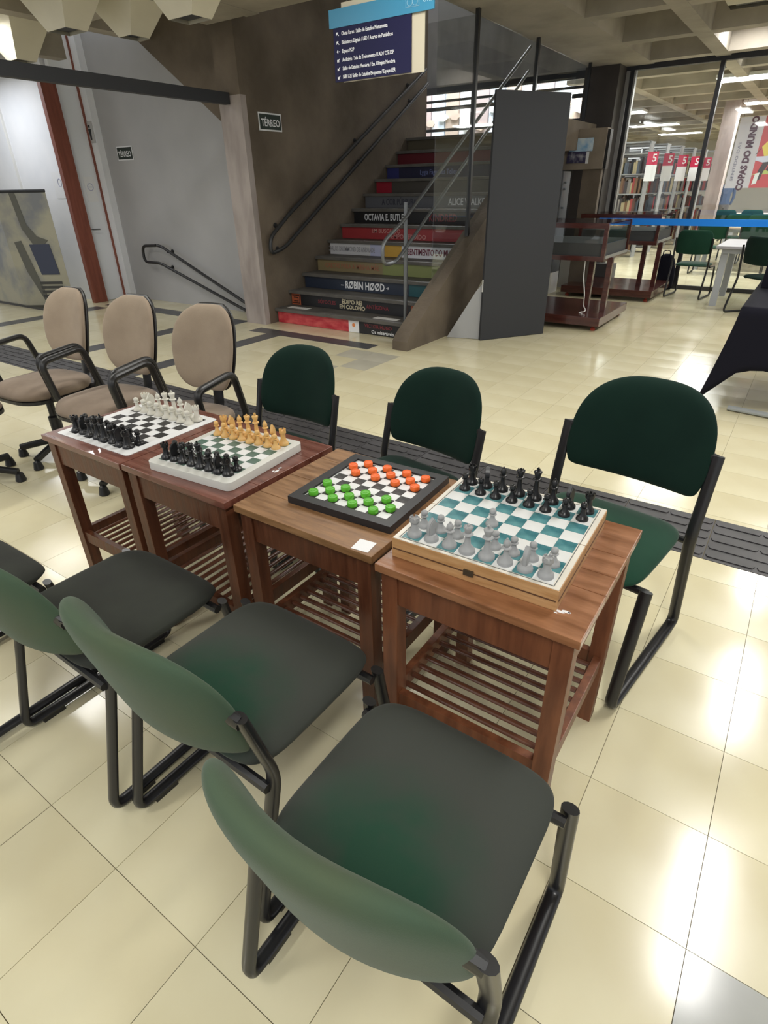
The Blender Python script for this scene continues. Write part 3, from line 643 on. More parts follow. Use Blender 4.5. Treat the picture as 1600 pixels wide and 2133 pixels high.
def army(board, bname, cname, m, sq, ztop, K, near_side, rb, skip=None, extra=None, jit=.002):
    meshes = {k: piece_mesh(k, rb * (1 if k in ('queen', 'king') else .93 if k != 'pawn' else .84), K * HT[k], m) for k in HT}
    rz0 = board.rotation_euler.z; c, s = math.cos(rz0), math.sin(rz0); bl = board.location; rr = random.Random(len(bname) * 7 + near_side)
    def put(kind, i, j_, lab):
        lx = (i - 3.5) * sq + rr.uniform(-jit, jit); ly = (j_ - 3.5) * sq + rr.uniform(-jit, jit)
        o = link(kind, meshes[kind], None, (bl.x + lx * c - ly * s, bl.y + lx * s + ly * c, bl.z + ztop), (0 if near_side else PI) + rr.uniform(-.4, .4))
        if kind == 'knight': o.rotation_euler.z = (0 if near_side else PI) + rr.uniform(-.5, .5)
        tag(o, lab, 'chess piece', '%s chess pieces on the %s' % (cname, bname))
    rb_, rp = (0, 1) if near_side else (7, 6); seen = {}
    for i in range(8):
        k = BACK[i]; side = 'left' if i < 4 else 'right'
        lab = '%s %s on the %s' % (cname, k, bname) if k in ('queen', 'king') else '%s-hand %s %s on the %s' % (side, cname, k, bname)
        put(k, i, rb_, lab)
        if skip and i == skip[0]: put('pawn', skip[0], skip[1], '%s pawn advanced to the middle of the %s' % (cname, bname))
        else: put('pawn', i, rp, '%s pawn, %s from the left in its row on the %s' % (cname, ORD[i], bname))
PB = mat('black_piece', (.010, .010, .011), .33); PWt = mat('white_piece', (.68, .66, .58), .4); PTan = mat('tan_piece', (.72, .44, .15), .4); PGr = mat('grey_piece', (.34, .345, .35), .5)
army(B1, 'vinyl chessboard', 'black', PB, .0445, .002, .100, True, .0220); army(B1, 'vinyl chessboard', 'white', PWt, .0445, .002, .100, False, .0218)
army(B2, 'thick white chessboard', 'black', PB, .0382, .0285, .088, True, .0196); army(B2, 'thick white chessboard', 'tan', PTan, .0382, .0285, .094, False, .0186)
army(B4, 'folding chess box', 'light grey', PGr, .0462, Hh + .0021, .084, True, .0190, skip=(3, 3)); army(B4, 'folding chess box', 'black', PB, .0462, Hh + .0021, .092, False, .0185)
# draughts
b = MB(); b.lathe([(0, 0), (.0130, 0), (.0144, .002), (.0144, .0125), (.0130, .0145), (.0108, .0147), (.0100, .0132), (.0072, .013), (.0062, .0142), (0, .0142)], 22)
DG = b.mesh('draughts_piece', mat('lime_plastic', (.10, .44, .022), .4), smooth=True, autos=35); DO = b.mesh('draughts_piece', mat('orange_plastic', (.86, .15, .022), .4), smooth=True, autos=35)
GP = [(0, 2), (0, 0), (1, 1), (2, 2), (2, 0), (3, 1), (4, 2), (4, 0), (5, 1), (6, 2), (6, 0), (7, 1)]
OP = [(0, 6), (1, 7), (1, 5), (2, 6), (3, 7), (3, 5), (4, 6), (5, 7), (5, 5), (6, 6), (7, 7), (7, 5)]
rr = random.Random(5); c3, s3 = math.cos(.045), math.sin(.045)
for lst, me, nm_ in ((GP, DG, 'green'), (OP, DO, 'orange')):
    rows = sorted(set(r for _, r in lst))
    for (i, j_) in lst:
        k = sorted(c for c, r in lst if r == j_).index(i); ri = rows.index(j_)
        lx = (i - 3.5) * .0345 + rr.uniform(-.002, .002); ly = (j_ - 3.5) * .0345 + rr.uniform(-.002, .002)
        o = link('draughts_piece', me, None, (-.886 + lx * c3 - ly * s3, 1.202 + lx * s3 + ly * c3, .6785 + .0164))
        tag(o, '%s draughts piece, %s from the left in the %s row of its colour' % (nm_, ORD[k], ['nearest', 'middle', 'farthest'][ri]), 'draughts piece', '%s draughts pieces' % nm_)

# ---------------------------------------------------------------- green sled chairs
def sgn(v): return 1 if v >= 0 else -1
def sq_r(a, e, w_, d_):
    c, s = math.cos(a), math.sin(a); return (w_ * sgn(c) * abs(c) ** (2 / e), d_ * sgn(s) * abs(s) ** (2 / e))
def cushion(w_, d_, zt, zb, e=5, n=56, front_drop=.016, cx=0, cy=0, taper=0.0):
    b = MB(); prof = [(.0, zt + .008), (.35, zt + .007), (.65, zt + .004), (.84, zt - .001), (.93, zt - .007), (.98, zt - .017), (1.0, (zt + zb) / 2), (.985, zb + .008), (.95, zb), (.5, zb - .002), (0, zb - .002)]
    vs = []; fs = []
    for (rho, z) in prof:
        for k in range(n):
            x, y = sq_r(2 * PI * k / n, e, w_ * max(rho, .002), d_ * max(rho, .002))
            x *= 1 - taper * (y / d_ < 0) * abs(y / d_)
            fz = max(0, (y / d_ - .45) / .55); dz = -front_drop * fz * fz if z > (zt + zb) / 2 - .01 else 0
            vs.append((cx + x, cy + y, z + dz))
    for j_ in range(len(prof) - 1):
        for k in range(n): q = (k + 1) % n; fs.append((j_ * n + k, (j_ + 1) * n + k, (j_ + 1) * n + q, j_ * n + q))
    fs.append(tuple(range(n))); fs.append(tuple((len(prof) - 1) * n + k for k in range(n)))
    b.add(vs, fs); return b
def back_mesh(hw, z0, z1, y0, curve, th, lean=.05, wprof=None, e=2.6):
    """curved upholstered back: wprof gives half width over height"""
    b = MB(); NU, NV = 28, 30; vs = []; fs = []
    def wat(t):
        if wprof is None:
            if t > .3: return max(0.0, 1 - ((t - .3) / .7) ** 2.8) ** .357
            k = 1 - t / .3; return (1 - .10 * k * k) * (1 - .10 * max(0, (.07 - t) / .07) ** 3)
        W_ = wprof; n_ = len(W_)
        for q in range(n_ - 1):
            if t <= W_[q + 1][0] or q == n_ - 2:
                (t0, p0), (t1, p1) = W_[q], W_[q + 1]; h_ = t1 - t0; k = (t - t0) / h_
                sl = lambda m_: (W_[min(m_ + 1, n_ - 1)][1] - W_[max(m_ - 1, 0)][1]) / (W_[min(m_ + 1, n_ - 1)][0] - W_[max(m_ - 1, 0)][0])
                a_, b_ = sl(q) * h_, sl(q + 1) * h_
                return (2 * k ** 3 - 3 * k * k + 1) * p0 + (k ** 3 - 2 * k * k + k) * a_ + (3 * k * k - 2 * k ** 3) * p1 + (k ** 3 - k * k) * b_
    for side in (1, -1):
        for j_ in range(NV + 1):
            t = .5 - .5 * math.cos(PI * j_ / NV)
            for i in range(NU + 1):
                u = math.sin(PI / 2 * (2 * i / NU - 1)); x = hw * wat(t) * u
                sag = .012 * (1 - u * u) * (1 - t) ** 3
                z = z0 + (z1 - z0) * t - sag
                h = th * (max(0, 1 - abs(u) ** 4) ** .5) * (max(0, 1 - abs(2 * t - 1) ** 5) ** .5)
                y = y0 + curve * (x / hw) ** 2 - lean * t + side * h * (1 if side > 0 else .8)
                vs.append((x, y, z))
        o = 0 if side > 0 else (NU + 1) * (NV + 1)
        for j_ in range(NV):
            for i in range(NU):
                a_ = o + j_ * (NU + 1) + i; f = (a_, a_ + 1, a_ + NU + 2, a_ + NU + 1); fs.append(f if side > 0 else f[::-1])
    b.add(vs, fs); return b
def weld(me):
    bm = bmesh.new(); bm.from_mesh(me); bmesh.ops.remove_doubles(bm, verts=bm.verts, dist=1e-5); bmesh.ops.recalc_face_normals(bm, faces=bm.faces)
    for f in bm.faces: f.smooth = True
    for e_ in bm.edges: e_.smooth = True
    bm.to_mesh(me); bm.free(); return me
def sled_chair(label, seatm, backm, loc, rz, zc=.655, th=.032, sc=1.0, mb=BLACKM):
    p = thing('sled_chair', label, 'chair', loc, rz, 'green upholstered sled chairs'); p.scale = (sc, sc, 1 + (sc - 1) * .4)
    o = cushion(.217, .215, .462, .418, 5.5, cy=.012).build('seat', seatm, p); weld(o.data)
    o = back_mesh(.226, zc - .16, zc + .16, -.247, .063, th, .08).build('backrest', backm, p); weld(o.data)
    for s_ in (-1, 1):
        x = s_ * .237
        path = fillet([(x, .185, .425), (x, .262, .022), (x, -.272, .022), (x, -.168, .43), (x, -.222, zc - .01)], .035, 5)
        b = MB(); b.sweep(path, .0115, .018, up=(1, 0, 0), n=12); f = b.build('side_frame', mb, p, smooth=True, autos=50)
        b = MB()
        for yy in (.19, -.19): bx('glide', BLACKP, x - .013, x + .013, yy - .035, yy + .035, 0, .014, f)
        xi = s_ * .175; b.sweep(fillet([(x, -.222, zc - .025), (s_ * .21, -.225, zc - .02), (xi, -.235, zc - .02)], .02, 3), .012, .018, up=(0, 0, 1), n=8); b.build('back_bracket', BLACKP, f, smooth=True)
    for yy in (.165, -.19): b = MB(); b.sweep([(-.237, yy, .405), (.237, yy, .405)], .012, n=8, up=(0, 0, 1)); b.build('cross_bar', mb, p, smooth=True)
    return p
sled_chair('nearest green chair at the bottom of the picture', GREEN_S, GREEN_B, (-.331, .555, 0), .0)
sled_chair('green chair second nearest, drawn up to the third table', GREEN_S, GREEN_B, (-.850, .650, 0), -.02)
sled_chair('green chair with the darkest grey-green seat, drawn up to the second table', GREEN_D, GREEN_B, (-1.382, .622, 0), -.01)
sled_chair('green chair cut by the left edge of the picture', GREEN_D, GREEN_B, (-1.905, .385, 0), .0)
sled_chair('large bottle-green chair on the far side, facing the folding chess box', GREEN_M, GREEN_K, (-.350, 1.735, 0), PI - .145, .71, .034, 1.06)
sled_chair('dark green chair behind the draughts board', GREEN_K, GREEN_K, (-1.117, 1.69, 0), PI - .17, .67)
sled_chair('small-looking dark green chair behind the thick white chessboard', GREEN_K, GREEN_K, (-1.800, 1.66, 0), PI - .02, .68)

# ---------------------------------------------------------------- beige armchairs
def arm_chair(label, loc, rz, arms=True):
    p = thing('office_armchair' if arms else 'office_chair', label, 'chair', loc, rz, 'beige office armchairs')
    o = cushion(.235, .235, .49, .425, 3.2, front_drop=.03).build('seat', BEIGES, p); weld(o.data)
    b = MB(); b.prism([sq_r(2 * PI * k / 32, 3.2, .235, .235) for k in range(32)], 'z', .405, .424); b.build('seat_shell', BLACKP, p)
    wp = [(0, .55), (.06, .72), (.2, .90), (.45, 1.0), (.65, .99), (.82, .88), (.93, .68), (1, .38)]
    o = back_mesh(.195, .56, .965, -.24, .06, .034, .10, wp).build('backrest', BEIGE, p); weld(o.data)
    o = back_mesh(.198, .557, .968, -.265, .06, .024, .10, wp).build('back_shell', BLACKP, p); weld(o.data)
    b = MB(); b.sweep(fillet([(0, -.1, .40), (0, -.29, .42), (0, -.32, .74)], .05), .008, .035, up=(1, 0, 0), n=8); b.build('back_support', BLACKP, p, smooth=True)
    for s_ in ((-1, 1) if arms else ()):
        x = s_ * .27
        b = MB(); b.sweep(fillet([(s_ * .15, .08, .415), (x, .10, .43), (x, .145, .675), (x, -.12, .70), (x, -.19, .44), (s_ * .15, -.16, .412)], .05, 5), .017, .02, up=(1, 0, 0), n=10); b.build('armrest', BLACKP, p, smooth=True)
    b = MB(); b.lathe([(0, .09), (.035, .09), (.035, .25), (.022, .26), (.022, .405), (0, .405)], 14); b.build('gas_column', BLACKP, p, smooth=True)
    for k in range(5):
        a = k * 2 * PI / 5 + .68; c, s = math.cos(a), math.sin(a)
        b = MB(); b.sweep([(0, 0, .10), (.12 * c, .12 * s, .085), (.25 * c, .25 * s, .06)], .018, .022, up=(0, 0, 1), n=8); ar = b.build('base_arm', BLACKP, p, smooth=True)
        b = MB(); b.lathe([(0, 0), (.026, 0), (.03, .006), (.02, .05), (0, .06)], 10, (.25 * c, .25 * s, 0)); b.build('glide', BLACKP, ar, smooth=True)
    return p
arm_chair('beige office armchair nearest the green chairs, behind the vinyl chessboard', (-2.40, 1.66, 0), PI + .16)
arm_chair('middle beige office armchair', (-3.01, 1.64, 0), PI + .13)
arm_chair('beige office armchair farther left, beside the brown door frame', (-3.65, 1.62, 0), PI + .08)
arm_chair('beige armless office chair cut by the left edge, only its seat corner showing', (-3.665, 1.095, 0), .0, False)

# ---------------------------------------------------------------- display cases
def display_case(label, x0, x1, y0, cy0, cord):
    p = thing('display_case', label, 'display case', (0, 0, 0), 0, 'wheeled mahogany display cases')
    bx('platform', MAHOG, x0, x1, y0, y0 + 1.2, .055, .15, p, .006)
    b = MB()
    for xx in (x0 + .08, x1 - .08):
        for yy in (y0 + .08, y0 + 1.12): b.lathe([(0, 0), (.025, 0), (.03, .02), (.012, .04), (.012, .056), (0, .056)], 10, (xx, yy, 0))
    b.build('caster', mat('red_caster', (.35, .05, .03), .5), p, smooth=True)
    c1 = cy0 + 1.0; xe = x1 - .10; xs = x0 + .1
    for xx in (xe - .20, xe + .0, xs + .02, xs + .2):
        bx('leg', MAHOG, xx - .03, xx + .03, (cy0 + .3) - .03, (cy0 + .3) + .03, .15, .74, p, .003)
    bx('tray', MAHOG, xs, xe, cy0, c1, .72, .77, p, .003)
    bx('lining', mat('charcoal_lining', (.05, .052, .052), .9), xs + .02, xe - .02, cy0 + .02, c1 - .02, .77, .90, p)
    for xx in (xs, xe - .04):
        for yy in (cy0, c1 - .04): bx('corner_post', MAHOG, xx, xx + .04, yy, yy + .04, .77, 1.05, p)
    bx('top_rail', MAHOG, xs, xe, cy0, cy0 + .04, 1.05, 1.10, p); bx('top_rail', MAHOG, xs, xe, c1 - .04, c1, 1.05, 1.10, p)
    bx('side_trim', ALU, xe - .004, xe + .006, cy0 + .04, c1 - .04, .745, .775, p)
    bx('pane', GL, xe - .012, xe - .006, cy0 + .04, c1 - .04, .90, 1.09, p); bx('pane', GL, xs + .04, xe - .04, cy0 + .01, cy0 + .016, .90, 1.05, p); bx('pane', GL, xs, xe, cy0, c1, 1.10, 1.106, p)
    if cord:
        b = MB(); b.sweep(fillet([(-2.10, cy0 + .1, .74), (-2.08, cy0 + .06, .55), (-2.02, cy0 + .0, .36), (-2.06, y0 + .3, .22), (-2.0, y0 + .25, .17), (-2.08, y0 + .2, .158), (-2.02, y0 + .15, .158)], .05), .006, n=6); b.build('power_cord', WHITEM, p, smooth=True)
display_case('mahogany display case on a wheeled platform, partly hidden by the tall dark panel', -3.0, -1.77, 6.85, 7.0, True)
display_case('farther mahogany display case on a wheeled platform, behind the first', -3.0, -1.70, 9.10, 9.28, False)

# concrete box, steel fountain, cabinet
p = thing('wall_box', 'square concrete-coloured box with posters right of the tall panel', 'box', (-3.05, 9.5, 0), -.06)
bx('body', mat('box_concrete', (.24, .2, .155), .8, col2=(.30, .25, .2), scale=4, detail=5), -.30, .29, 0, .12, 1.66, 2.15, p); bx('black_side_panel', BLACKP, .2905, .33, .02, .12, 1.66, 2.13, p)  # thin black panel along the right side of the box
bx('leg', CONC_B, .0, .27, .04, .12, 0, 1.66, p)
p2 = thing('poster', 'pale blue landscape poster above a dark photo sheet on the square box', 'poster', (-3.05, 9.495, 0), -.06)
bx('sky_sheet', mat('sky_print', (.25, .5, .78), .5, col2=(.68, .8, .9), scale=9), -.22, .12, -.012, -.004, 1.88, 2.04, p2); bx('dark_sheet', mat('night_print', (.05, .045, .1), .5, col2=(.4, .4, .45), scale=10, lo=.5, hi=.7), -.24, .04, -.008, -.003, 1.74, 1.88, p2); bx('paper_margin', WHITEP, .04, .08, -.009, -.004, 1.73, 1.87, p2)
p = thing('water_fountain', 'narrow grey steel cabinet beside the tall dark panel', 'cabinet', (-3.28, 9.2, 0))
bx('body', mat('brushed_steel', (.28, .3, .33), .35, .7), -.14, .08, 0, .3, .3, 1.64, p, .005); b = MB()
for zz in (1.5, 1.42, 1.18): b.sweep([(.08, .05, zz), (.12, .03, zz)], .014, n=8, up=(0, 0, 1))
b.build('tap', STEEL, p, smooth=True); bx('base', WHITEM, -.14, .08, 0, .3, .0, .3, p)
tag(bx('storage_box', mat('grey_box', (.16, .155, .15), .8), -2.92, -2.60, 10.34, 10.55, .0, .34), 'grey carton on the floor behind the display cases', 'box')
tag(bx('white_bin', WHITEM, -3.33, -3.0, 9.92, 10.15, .0, .42), 'white box on the floor beside the steel cabinet', 'box')
# black backpack by the far case
p = thing('backpack', 'black backpack standing on the floor behind the far display case', 'bag', (-1.83, 10.42, 0))
b = back_mesh(.16, .01, .52, 0, 0, .08, 0, [(0, .9), (.1, 1), (.5, 1), (.8, .8), (.95, .5), (1, .2)]); o = b.build('body', CLOTH, p); weld(o.data)
b = MB(); b.sweep(fillet([(-.05, -.06, .48), (-.05, -.07, .57), (.05, -.07, .57), (.05, -.06, .48)], .03), .008, n=6); b.build('handle', CLOTH, p)

# ---------------------------------------------------------------- reading tables and chairs at the right
GT = mat('grey_laminate', (.40, .39, .42), .5); TT = mat('tan_laminate', (.62, .47, .36), .5)
def work_table(label, x0, x1, y0, y1, m, legm, H=.75):
    p = thing('reading_table', label, 'table', ((x0 + x1) / 2, (y0 + y1) / 2, 0)); w_, d_ = (x1 - x0) / 2, (y1 - y0) / 2
    bx('tabletop', m, -w_, w_, -d_, d_, H - .03, H, p, .004); bx('apron', legm, -w_ + .08, w_ - .08, -d_ + .08, d_ - .08, H - .09, H - .03, p)
    for sx_ in (-1, 1):
        for sy_ in (-1, 1): bx('leg', legm, sx_ * (w_ - .11) - .04, sx_ * (w_ - .11) + .04, sy_ * (d_ - .16) - .04, sy_ * (d_ - .16) + .04, 0, H - .03, p)
LGM = mat('light_grey_leg', (.40, .42, .45), .5)
work_table('light grey table with square legs in front of the glass partition', -1.04, .5, 9.12, 10.40, GT, LGM)
work_table('pale tan reading table beyond the glass, nearest', -1.9, .8, 13.2, 14.4, TT, LGM)
work_table('pale tan reading table beyond the glass, middle', -1.7, .8, 15.8, 17.0, TT, LGM); work_table('pale tan reading table beyond the glass, farthest', -2.1, .6, 18.6, 19.8, TT, LGM)
def visitor(label, loc, rz, bm_=None, sm=None):
    p = thing('visitor_chair', label, 'chair', loc, rz, 'green visitor chairs at the reading tables')
    o = cushion(.22, .21, .465, .43, 5, n=28).build('seat', sm or GREEN_M, p); weld(o.data)
    o = back_mesh(.235, .60, .90, -.235, .03, .025, .03, [(0, .93), (.1, .99), (.5, 1), (.8, .96), (.93, .85), (1, .7)]).build('backrest', bm_ or GREEN_M, p); weld(o.data)
    for s_ in (-1, 1):
        x = s_ * .24; b = MB(); b.sweep(fillet([(x, -.25, .80), (x, -.21, .42), (x, -.30, .015), (x, .25, .015), (x, .16, .42), (x, -.1, .42)], .05, 4), .013, n=8); b.build('side_frame', BLACKM, p, smooth=True)
    b = MB(); b.sweep([(-.24, 0, .42), (.24, 0, .42)], .011, n=6, up=(0, 0, 1)); b.build('cross_bar', BLACKM, p)
    return p
visitor('green chair with looped black legs beside the grey table', (-1.36, 9.92, 0), -.12 + 0.0)
visitor('dark green chair at the right edge behind the black cloth', (-.36, 8.84, 0), -.75, GREEN_K, GREEN_K)
for i, (x, y, r) in enumerate(((-1.55, 12.8, 0), (-.9, 12.9, .1), (-1.45, 15.4, .1), (-1.95, 17.6, 0), (-1.4, 17.7, 0), (-1.0, 14.75, PI))):
    visitor(['green chair beyond the glass, before the nearest tan table', 'green chair beyond the glass, right of the nearest tan table', 'green chair beyond the glass, before the middle tan table', 'green chair beyond the glass, at the farthest tan table, left',
             'green chair beyond the glass, at the farthest tan table, right', 'green chair beyond the glass, behind the nearest tan table'][i], (x, y, 0), r)
# blue belt
b = MB(); b.box(-2.55, 3.0, 8.985, 9.0, .985, 1.065); p = b.build('barrier_belt', mat('blue_belt', (.0, .24, .9), .5)); tag(p, 'bright blue barrier belt stretched in front of the glass partition', 'belt')
p = thing('barrier_post', 'slim dark barrier post holding the blue belt', 'post', (2.9, 9.03, 0)); b = MB(); b.lathe([(0, 0), (.16, 0), (.16, .012), (.03, .03), (.025, .05), (.025, 1.08), (.03, 1.10), (0, 1.11)], 16); b.build('pole', BLACKM, p, smooth=True)

# ---------------------------------------------------------------- black cloth table
p = thing('folding_table', 'folding table hidden under the black cloth, grey foot bar on the floor', 'table', (0, 0, 0))
bx('tabletop', GT, -.26, 1.5, 4.72, 6.15, .69, .715, p)
FT = mat('grey_foot', (.34, .36, .36), .4)
b = MB(); b.sweep([(-.20, 4.74, .02), (.9, 4.60, .02)], .018, .028, up=(0, 1, 0), n=10); b.build('foot_bar', FT, p, smooth=True)
b = MB(); b.sweep([(.35, 4.67, .02), (.35, 5.0, .69)], .02, n=10); b.build('leg', FT, p, smooth=True)
b = MB()
nx, ny = 24, 18; X0, X1, Y0_, Y1_ = -.29, 1.6, 4.70, 6.2
vs = [(X0 + (X1 - X0) * i / nx, Y0_ + (Y1_ - Y0_) * j_ / ny, .722) for j_ in range(ny + 1) for i in range(nx + 1)]
fs = [(j_ * (nx + 1) + i, j_ * (nx + 1) + i + 1, (j_ + 1) * (nx + 1) + i + 1, (j_ + 1) * (nx + 1) + i) for j_ in range(ny) for i in range(nx)]; b.add(vs, fs)
# hanging rim: perimeter from far-left, round the near-left corner, to near-right
rim = [(X0, Y1_ - (Y1_ - Y0_) * k / 16, 0) for k in range(16)] + [(X0, Y0_, 1)] + [(X0 + (X1 - X0) * k / 24, Y0_, 2) for k in range(1, 25)]
vs = []; nr = 9
for idx, (x, y, sd) in enumerate(rim):
    dcor = abs(y - Y0_) if sd == 0 else abs(x - X0)
    drop = .42 + .03 * math.sin(idx * .9); fl = .03 + .015 * math.sin(idx * 1.7)
    ox, oy = (-1, 0) if sd == 0 else (0, -1)
    if sd == 1: ox, oy = -.85, -.35
    cf = max(0, 1 - dcor / .22) if sd != 2 else max(0, 1 - dcor / .06)
    drop = drop + .20 * cf * cf; fl = fl + .10 * cf
    if sd == 0: drop = .42 + .2 * max(0, 1 - dcor / .35)
    for k in range(nr): t = k / (nr - 1); vs.append((x + ox * fl * t ** 1.2 , y + oy * fl * t ** 1.2, .722 - drop * t - (.004 * math.sin(t * 3) if k else 0)))
fs = [(i * nr + k, (i + 1) * nr + k, (i + 1) * nr + k + 1, i * nr + k + 1) for i in range(len(rim) - 1) for k in range(nr - 1)]; b.add(vs, fs)
me = b.mesh('tablecloth', CLOTH, smooth=True, autos=60); o = link('tablecloth', me); o.modifiers.new('thick', 'SOLIDIFY').thickness = .003
tag(o, 'black cloth draped over the table at the right edge', 'tablecloth')
p = thing('black_box', 'dark box standing on the black tablecloth at the right edge', 'box', (-.10, 5.85, .724)); bx('body', CLOTH, -.16, .3, -.15, .2, 0, .20, p, .004); bx('lid', BLACKP, -.165, .305, -.155, .205, .20, .222, p, .003)

# ---------------------------------------------------------------- library shelving, signs, banner
BK_C = [pm('book%d' % i, c) for i, c in enumerate(((.10, .05, .04), (.05, .045, .05), (.16, .09, .05), (.20, .19, .18), (.07, .09, .12), (.30, .05, .05), (.35, .30, .18), (.03, .035, .04)))]
SHM = mat('shelf_steel', (.27, .28, .29), .5)
rb_ = random.Random(11); 
for r in range(6):
    y = 15.0 + r * 1.2; xe = -3.42 + r * .085; L_ = 3.6
    p = thing('book_shelving', 'grey steel book shelving row, %s from the front' % ORD[r], 'bookshelf', (0, y, 0), 0, 'library shelving rows')
    for k in range(5): 
        xx = xe - k * .9; bx('upright', SHM, xx - .014, xx + .014, 0, .3, 0, 2.25, p)
    for k in range(6): bx('shelf', SHM, xe - L_, xe, 0, .45, .12 + k * .38, .145 + k * .38, p)
    bx('top_panel', SHM, xe - L_, xe, 0, .45, 2.23, 2.26, p)
    for k in range(5):
        b = MB(); x = xe - L_ + .05; z = .146 + k * .38
        while x < xe - .06:
            wd = rb_.uniform(.025, .06); h = rb_.uniform(.2, .31)
            if rb_.random() > .08: b.box(x, x + wd, .02, .22, z, z + h, rb_.randrange(8))
            x += wd + .002
        tag(b.build('book_row', BK_C, p), kind='stuff')
    s = thing('section_sign', 'red and white section sign with a 5, %s from the left' % ORD[r], 'sign', (xe + .10, y - .03, 0), 0, 'red and white section signs')
    bx('red_panel', pm('sign_red', (.52, .02, .07)), -.11, .11, -.01, 0, 1.82, 2.06, s); bx('white_panel', WHITEP, -.11, .11, -.01, 0, 1.52, 1.82, s); text('lettering', '5', WHITEP, s, (.04, -.012, 1.94), .20, bold=.003)
    bx('hanger', SHM, -.11, -.09, 0, .03, 1.52, 2.2, s)
struct(bx('wall_column', CONC_L, -2.45, -2.15, 17.0, 17.4, 0, 3.3))
p = thing('hanging_banner', 'hanging football banner reading COPAS DO MUNDO', 'banner', (-1.95, 16.0, 0))
bx('cloth', pm('banner_grey', (.52, .51, .56)), 0, .46, 0, .01, 1.36, 2.64, p); bx('red_field', pm('banner_red', (.5, .06, .07)), .46, 1.5, 0, .01, 1.36, 2.64, p)
b = MB(); b.prism([(.46, 1.60), (.8, 1.72), (1.5, 2.0), (1.5, 1.62)], 'y', -.004, 0); b.build('green_shape', pm('banner_green', (.42, .5, .12)), p)
text('lettering', 'COPAS DO MUNDO', pm('banner_ink', (.06, .01, .03)), p, (.285, -.006, 1.98), .17, rot=(PI / 2, -PI / 2, 0), sx=.86, bold=.009)
text('lettering', 'SENTIDO DAS', pm('banner_ink2', (.15, .15, .22)), p, (.10, -.006, 1.85), .075, rot=(PI / 2, -PI / 2, 0), sx=1.5)
text('lettering', '8', pm('banner_white', (.75, .6, .66)), p, (.98, -.006, 1.48), .2, sx=1.2, bold=.006)
b = MB()
b.prism([(.52, 2.10), (.62, 2.22), (.76, 2.28), (.90, 2.20), (.86, 2.02), (.80, 1.95), (.60, 1.93)], 'y', -.010, -.004, 0)       # shirt
b.prism([(.56, 1.93), (.82, 1.95), (.78, 1.84), (.60, 1.82), (.46, 1.86), (.46, 1.93)], 'y', -.010, -.004, 1)                      # shorts
b.prism([(.70, 2.28), (.68, 2.36), (.73, 2.43), (.80, 2.43), (.84, 2.36), (.80, 2.27)], 'y', -.010, -.004, 2)
b.prism([(.62, 1.84), (.74, 1.85), (.66, 1.66), (.62, 1.50), (.55, 1.50), (.56, 1.68)], 'y', -.009, -.004, 2); b.prism([(.76, 1.86), (.83, 1.9), (.74, 1.66), (.70, 1.68)], 'y', -.009, -.004, 2)
b.prism([(.54, 2.12), (.57, 2.16), (.46, 1.98), (.43, 1.96)], 'y', -.009, -.004, 2); b.prism([(.52, 1.62), (.60, 1.64), (.58, 1.44), (.50, 1.42)], 'y', -.012, -.005, 3)
b.build('printed_player', [pm('yellow', (.72, .58, .10)), pm('pale_blue_cloth', (.60, .63, .78)), pm('dark_skin_print', (.045, .025, .03)), pm('sock', (.72, .78, .78))], p)
b = MB()
for xx in (.05, 1.45): b.sweep([(xx, .005, 2.64), (xx, .005, 2.96)], .004, n=6)
b.build('hanging_wire', BLACKM, p)

# ---------------------------------------------------------------- direction sign
p = thing('direction_sign', 'hanging direction sign with pale blue header and navy list of places', 'sign', (-3.15, 4.0, 0))
NV = pm('navy_panel', (.022, .022, .085), .25) if False else mat('print_navy_gloss', (.008, .008, .045), .5, spec=.3)
bx('backing', mat('cream_acrylic', (.52, .47, .35), .3), .07, .735, .006, .012, 2.125, 2.56, p); bx('list_panel', NV, -.0, .64, -.004, .004, 2.13, 2.43, p)
bx('header', mat('print_cyan', (.035, .22, .37), .35), -.03, .81, -.008, 0, 2.43, 2.53, p)
lines = ['Obras Raras / Salão de Estudos Monumenta', 'Bibliotecas Digitais / LED / Acervo de Periódicos', 'Espaço POP', 'Auditório / Sala de Treinamento / LAD / CGLESP', 'Salão de Estudos Memória / Esa. Olímpio Memória', 'NIB 1-3 / Salão de Estudos Eloquente / Espaço LER']
for i, s in enumerate(lines):
    z = 2.395 - i * .048
    t_ = text('lettering', s, WHITEP, p, (.072, -.006, z), .030, align='LEFT', sx=.72, bold=.0004)
    text('arrow', ['↖', '↖', '←', '↙', '↙', '↙'][i], WHITEP, p, (.022, -.006, z), .034, align='LEFT')
    b = MB(); a = [2.36, 2.36, PI, 3.93, 3.93, 3.93][i]; c, s_ = math.cos(a), math.sin(a); X, Z_0 = .04, z
    b.sweep([(X - .013 * c, -.006, Z_0 - .013 * s_), (X + .013 * c, -.006, Z_0 + .013 * s_)], .002, n=4)
    for da in (2.5, -2.5): b.sweep([(X + .013 * c, -.006, Z_0 + .013 * s_), (X + .013 * c + .013 * math.cos(a + da), -.006, Z_0 + .013 * s_ + .013 * math.sin(a + da))], .002, n=4)
    b.build('arrow', WHITEP, p)
CI = pm('pale_cyan_ink', (.35, .55, .66))
text('lettering', 'UnB', CI, p, (.765, -.009, 2.485), .045)
b = MB()
for rr_ in (0, 1):
    cxx = .63 + rr_ * .04
    b.sweep([(cxx + .02 * math.cos(k * PI / 8), -.009, 2.485 + .02 * math.sin(k * PI / 8)) for k in range(16)], .0014, closed=True, n=4)
b.sweep([(.60, -.009, 2.46), (.70, -.009, 2.46), (.70, -.009, 2.51), (.60, -.009, 2.51)], .0014, closed=True, n=4); b.build('emblem', CI, p)
b = MB()
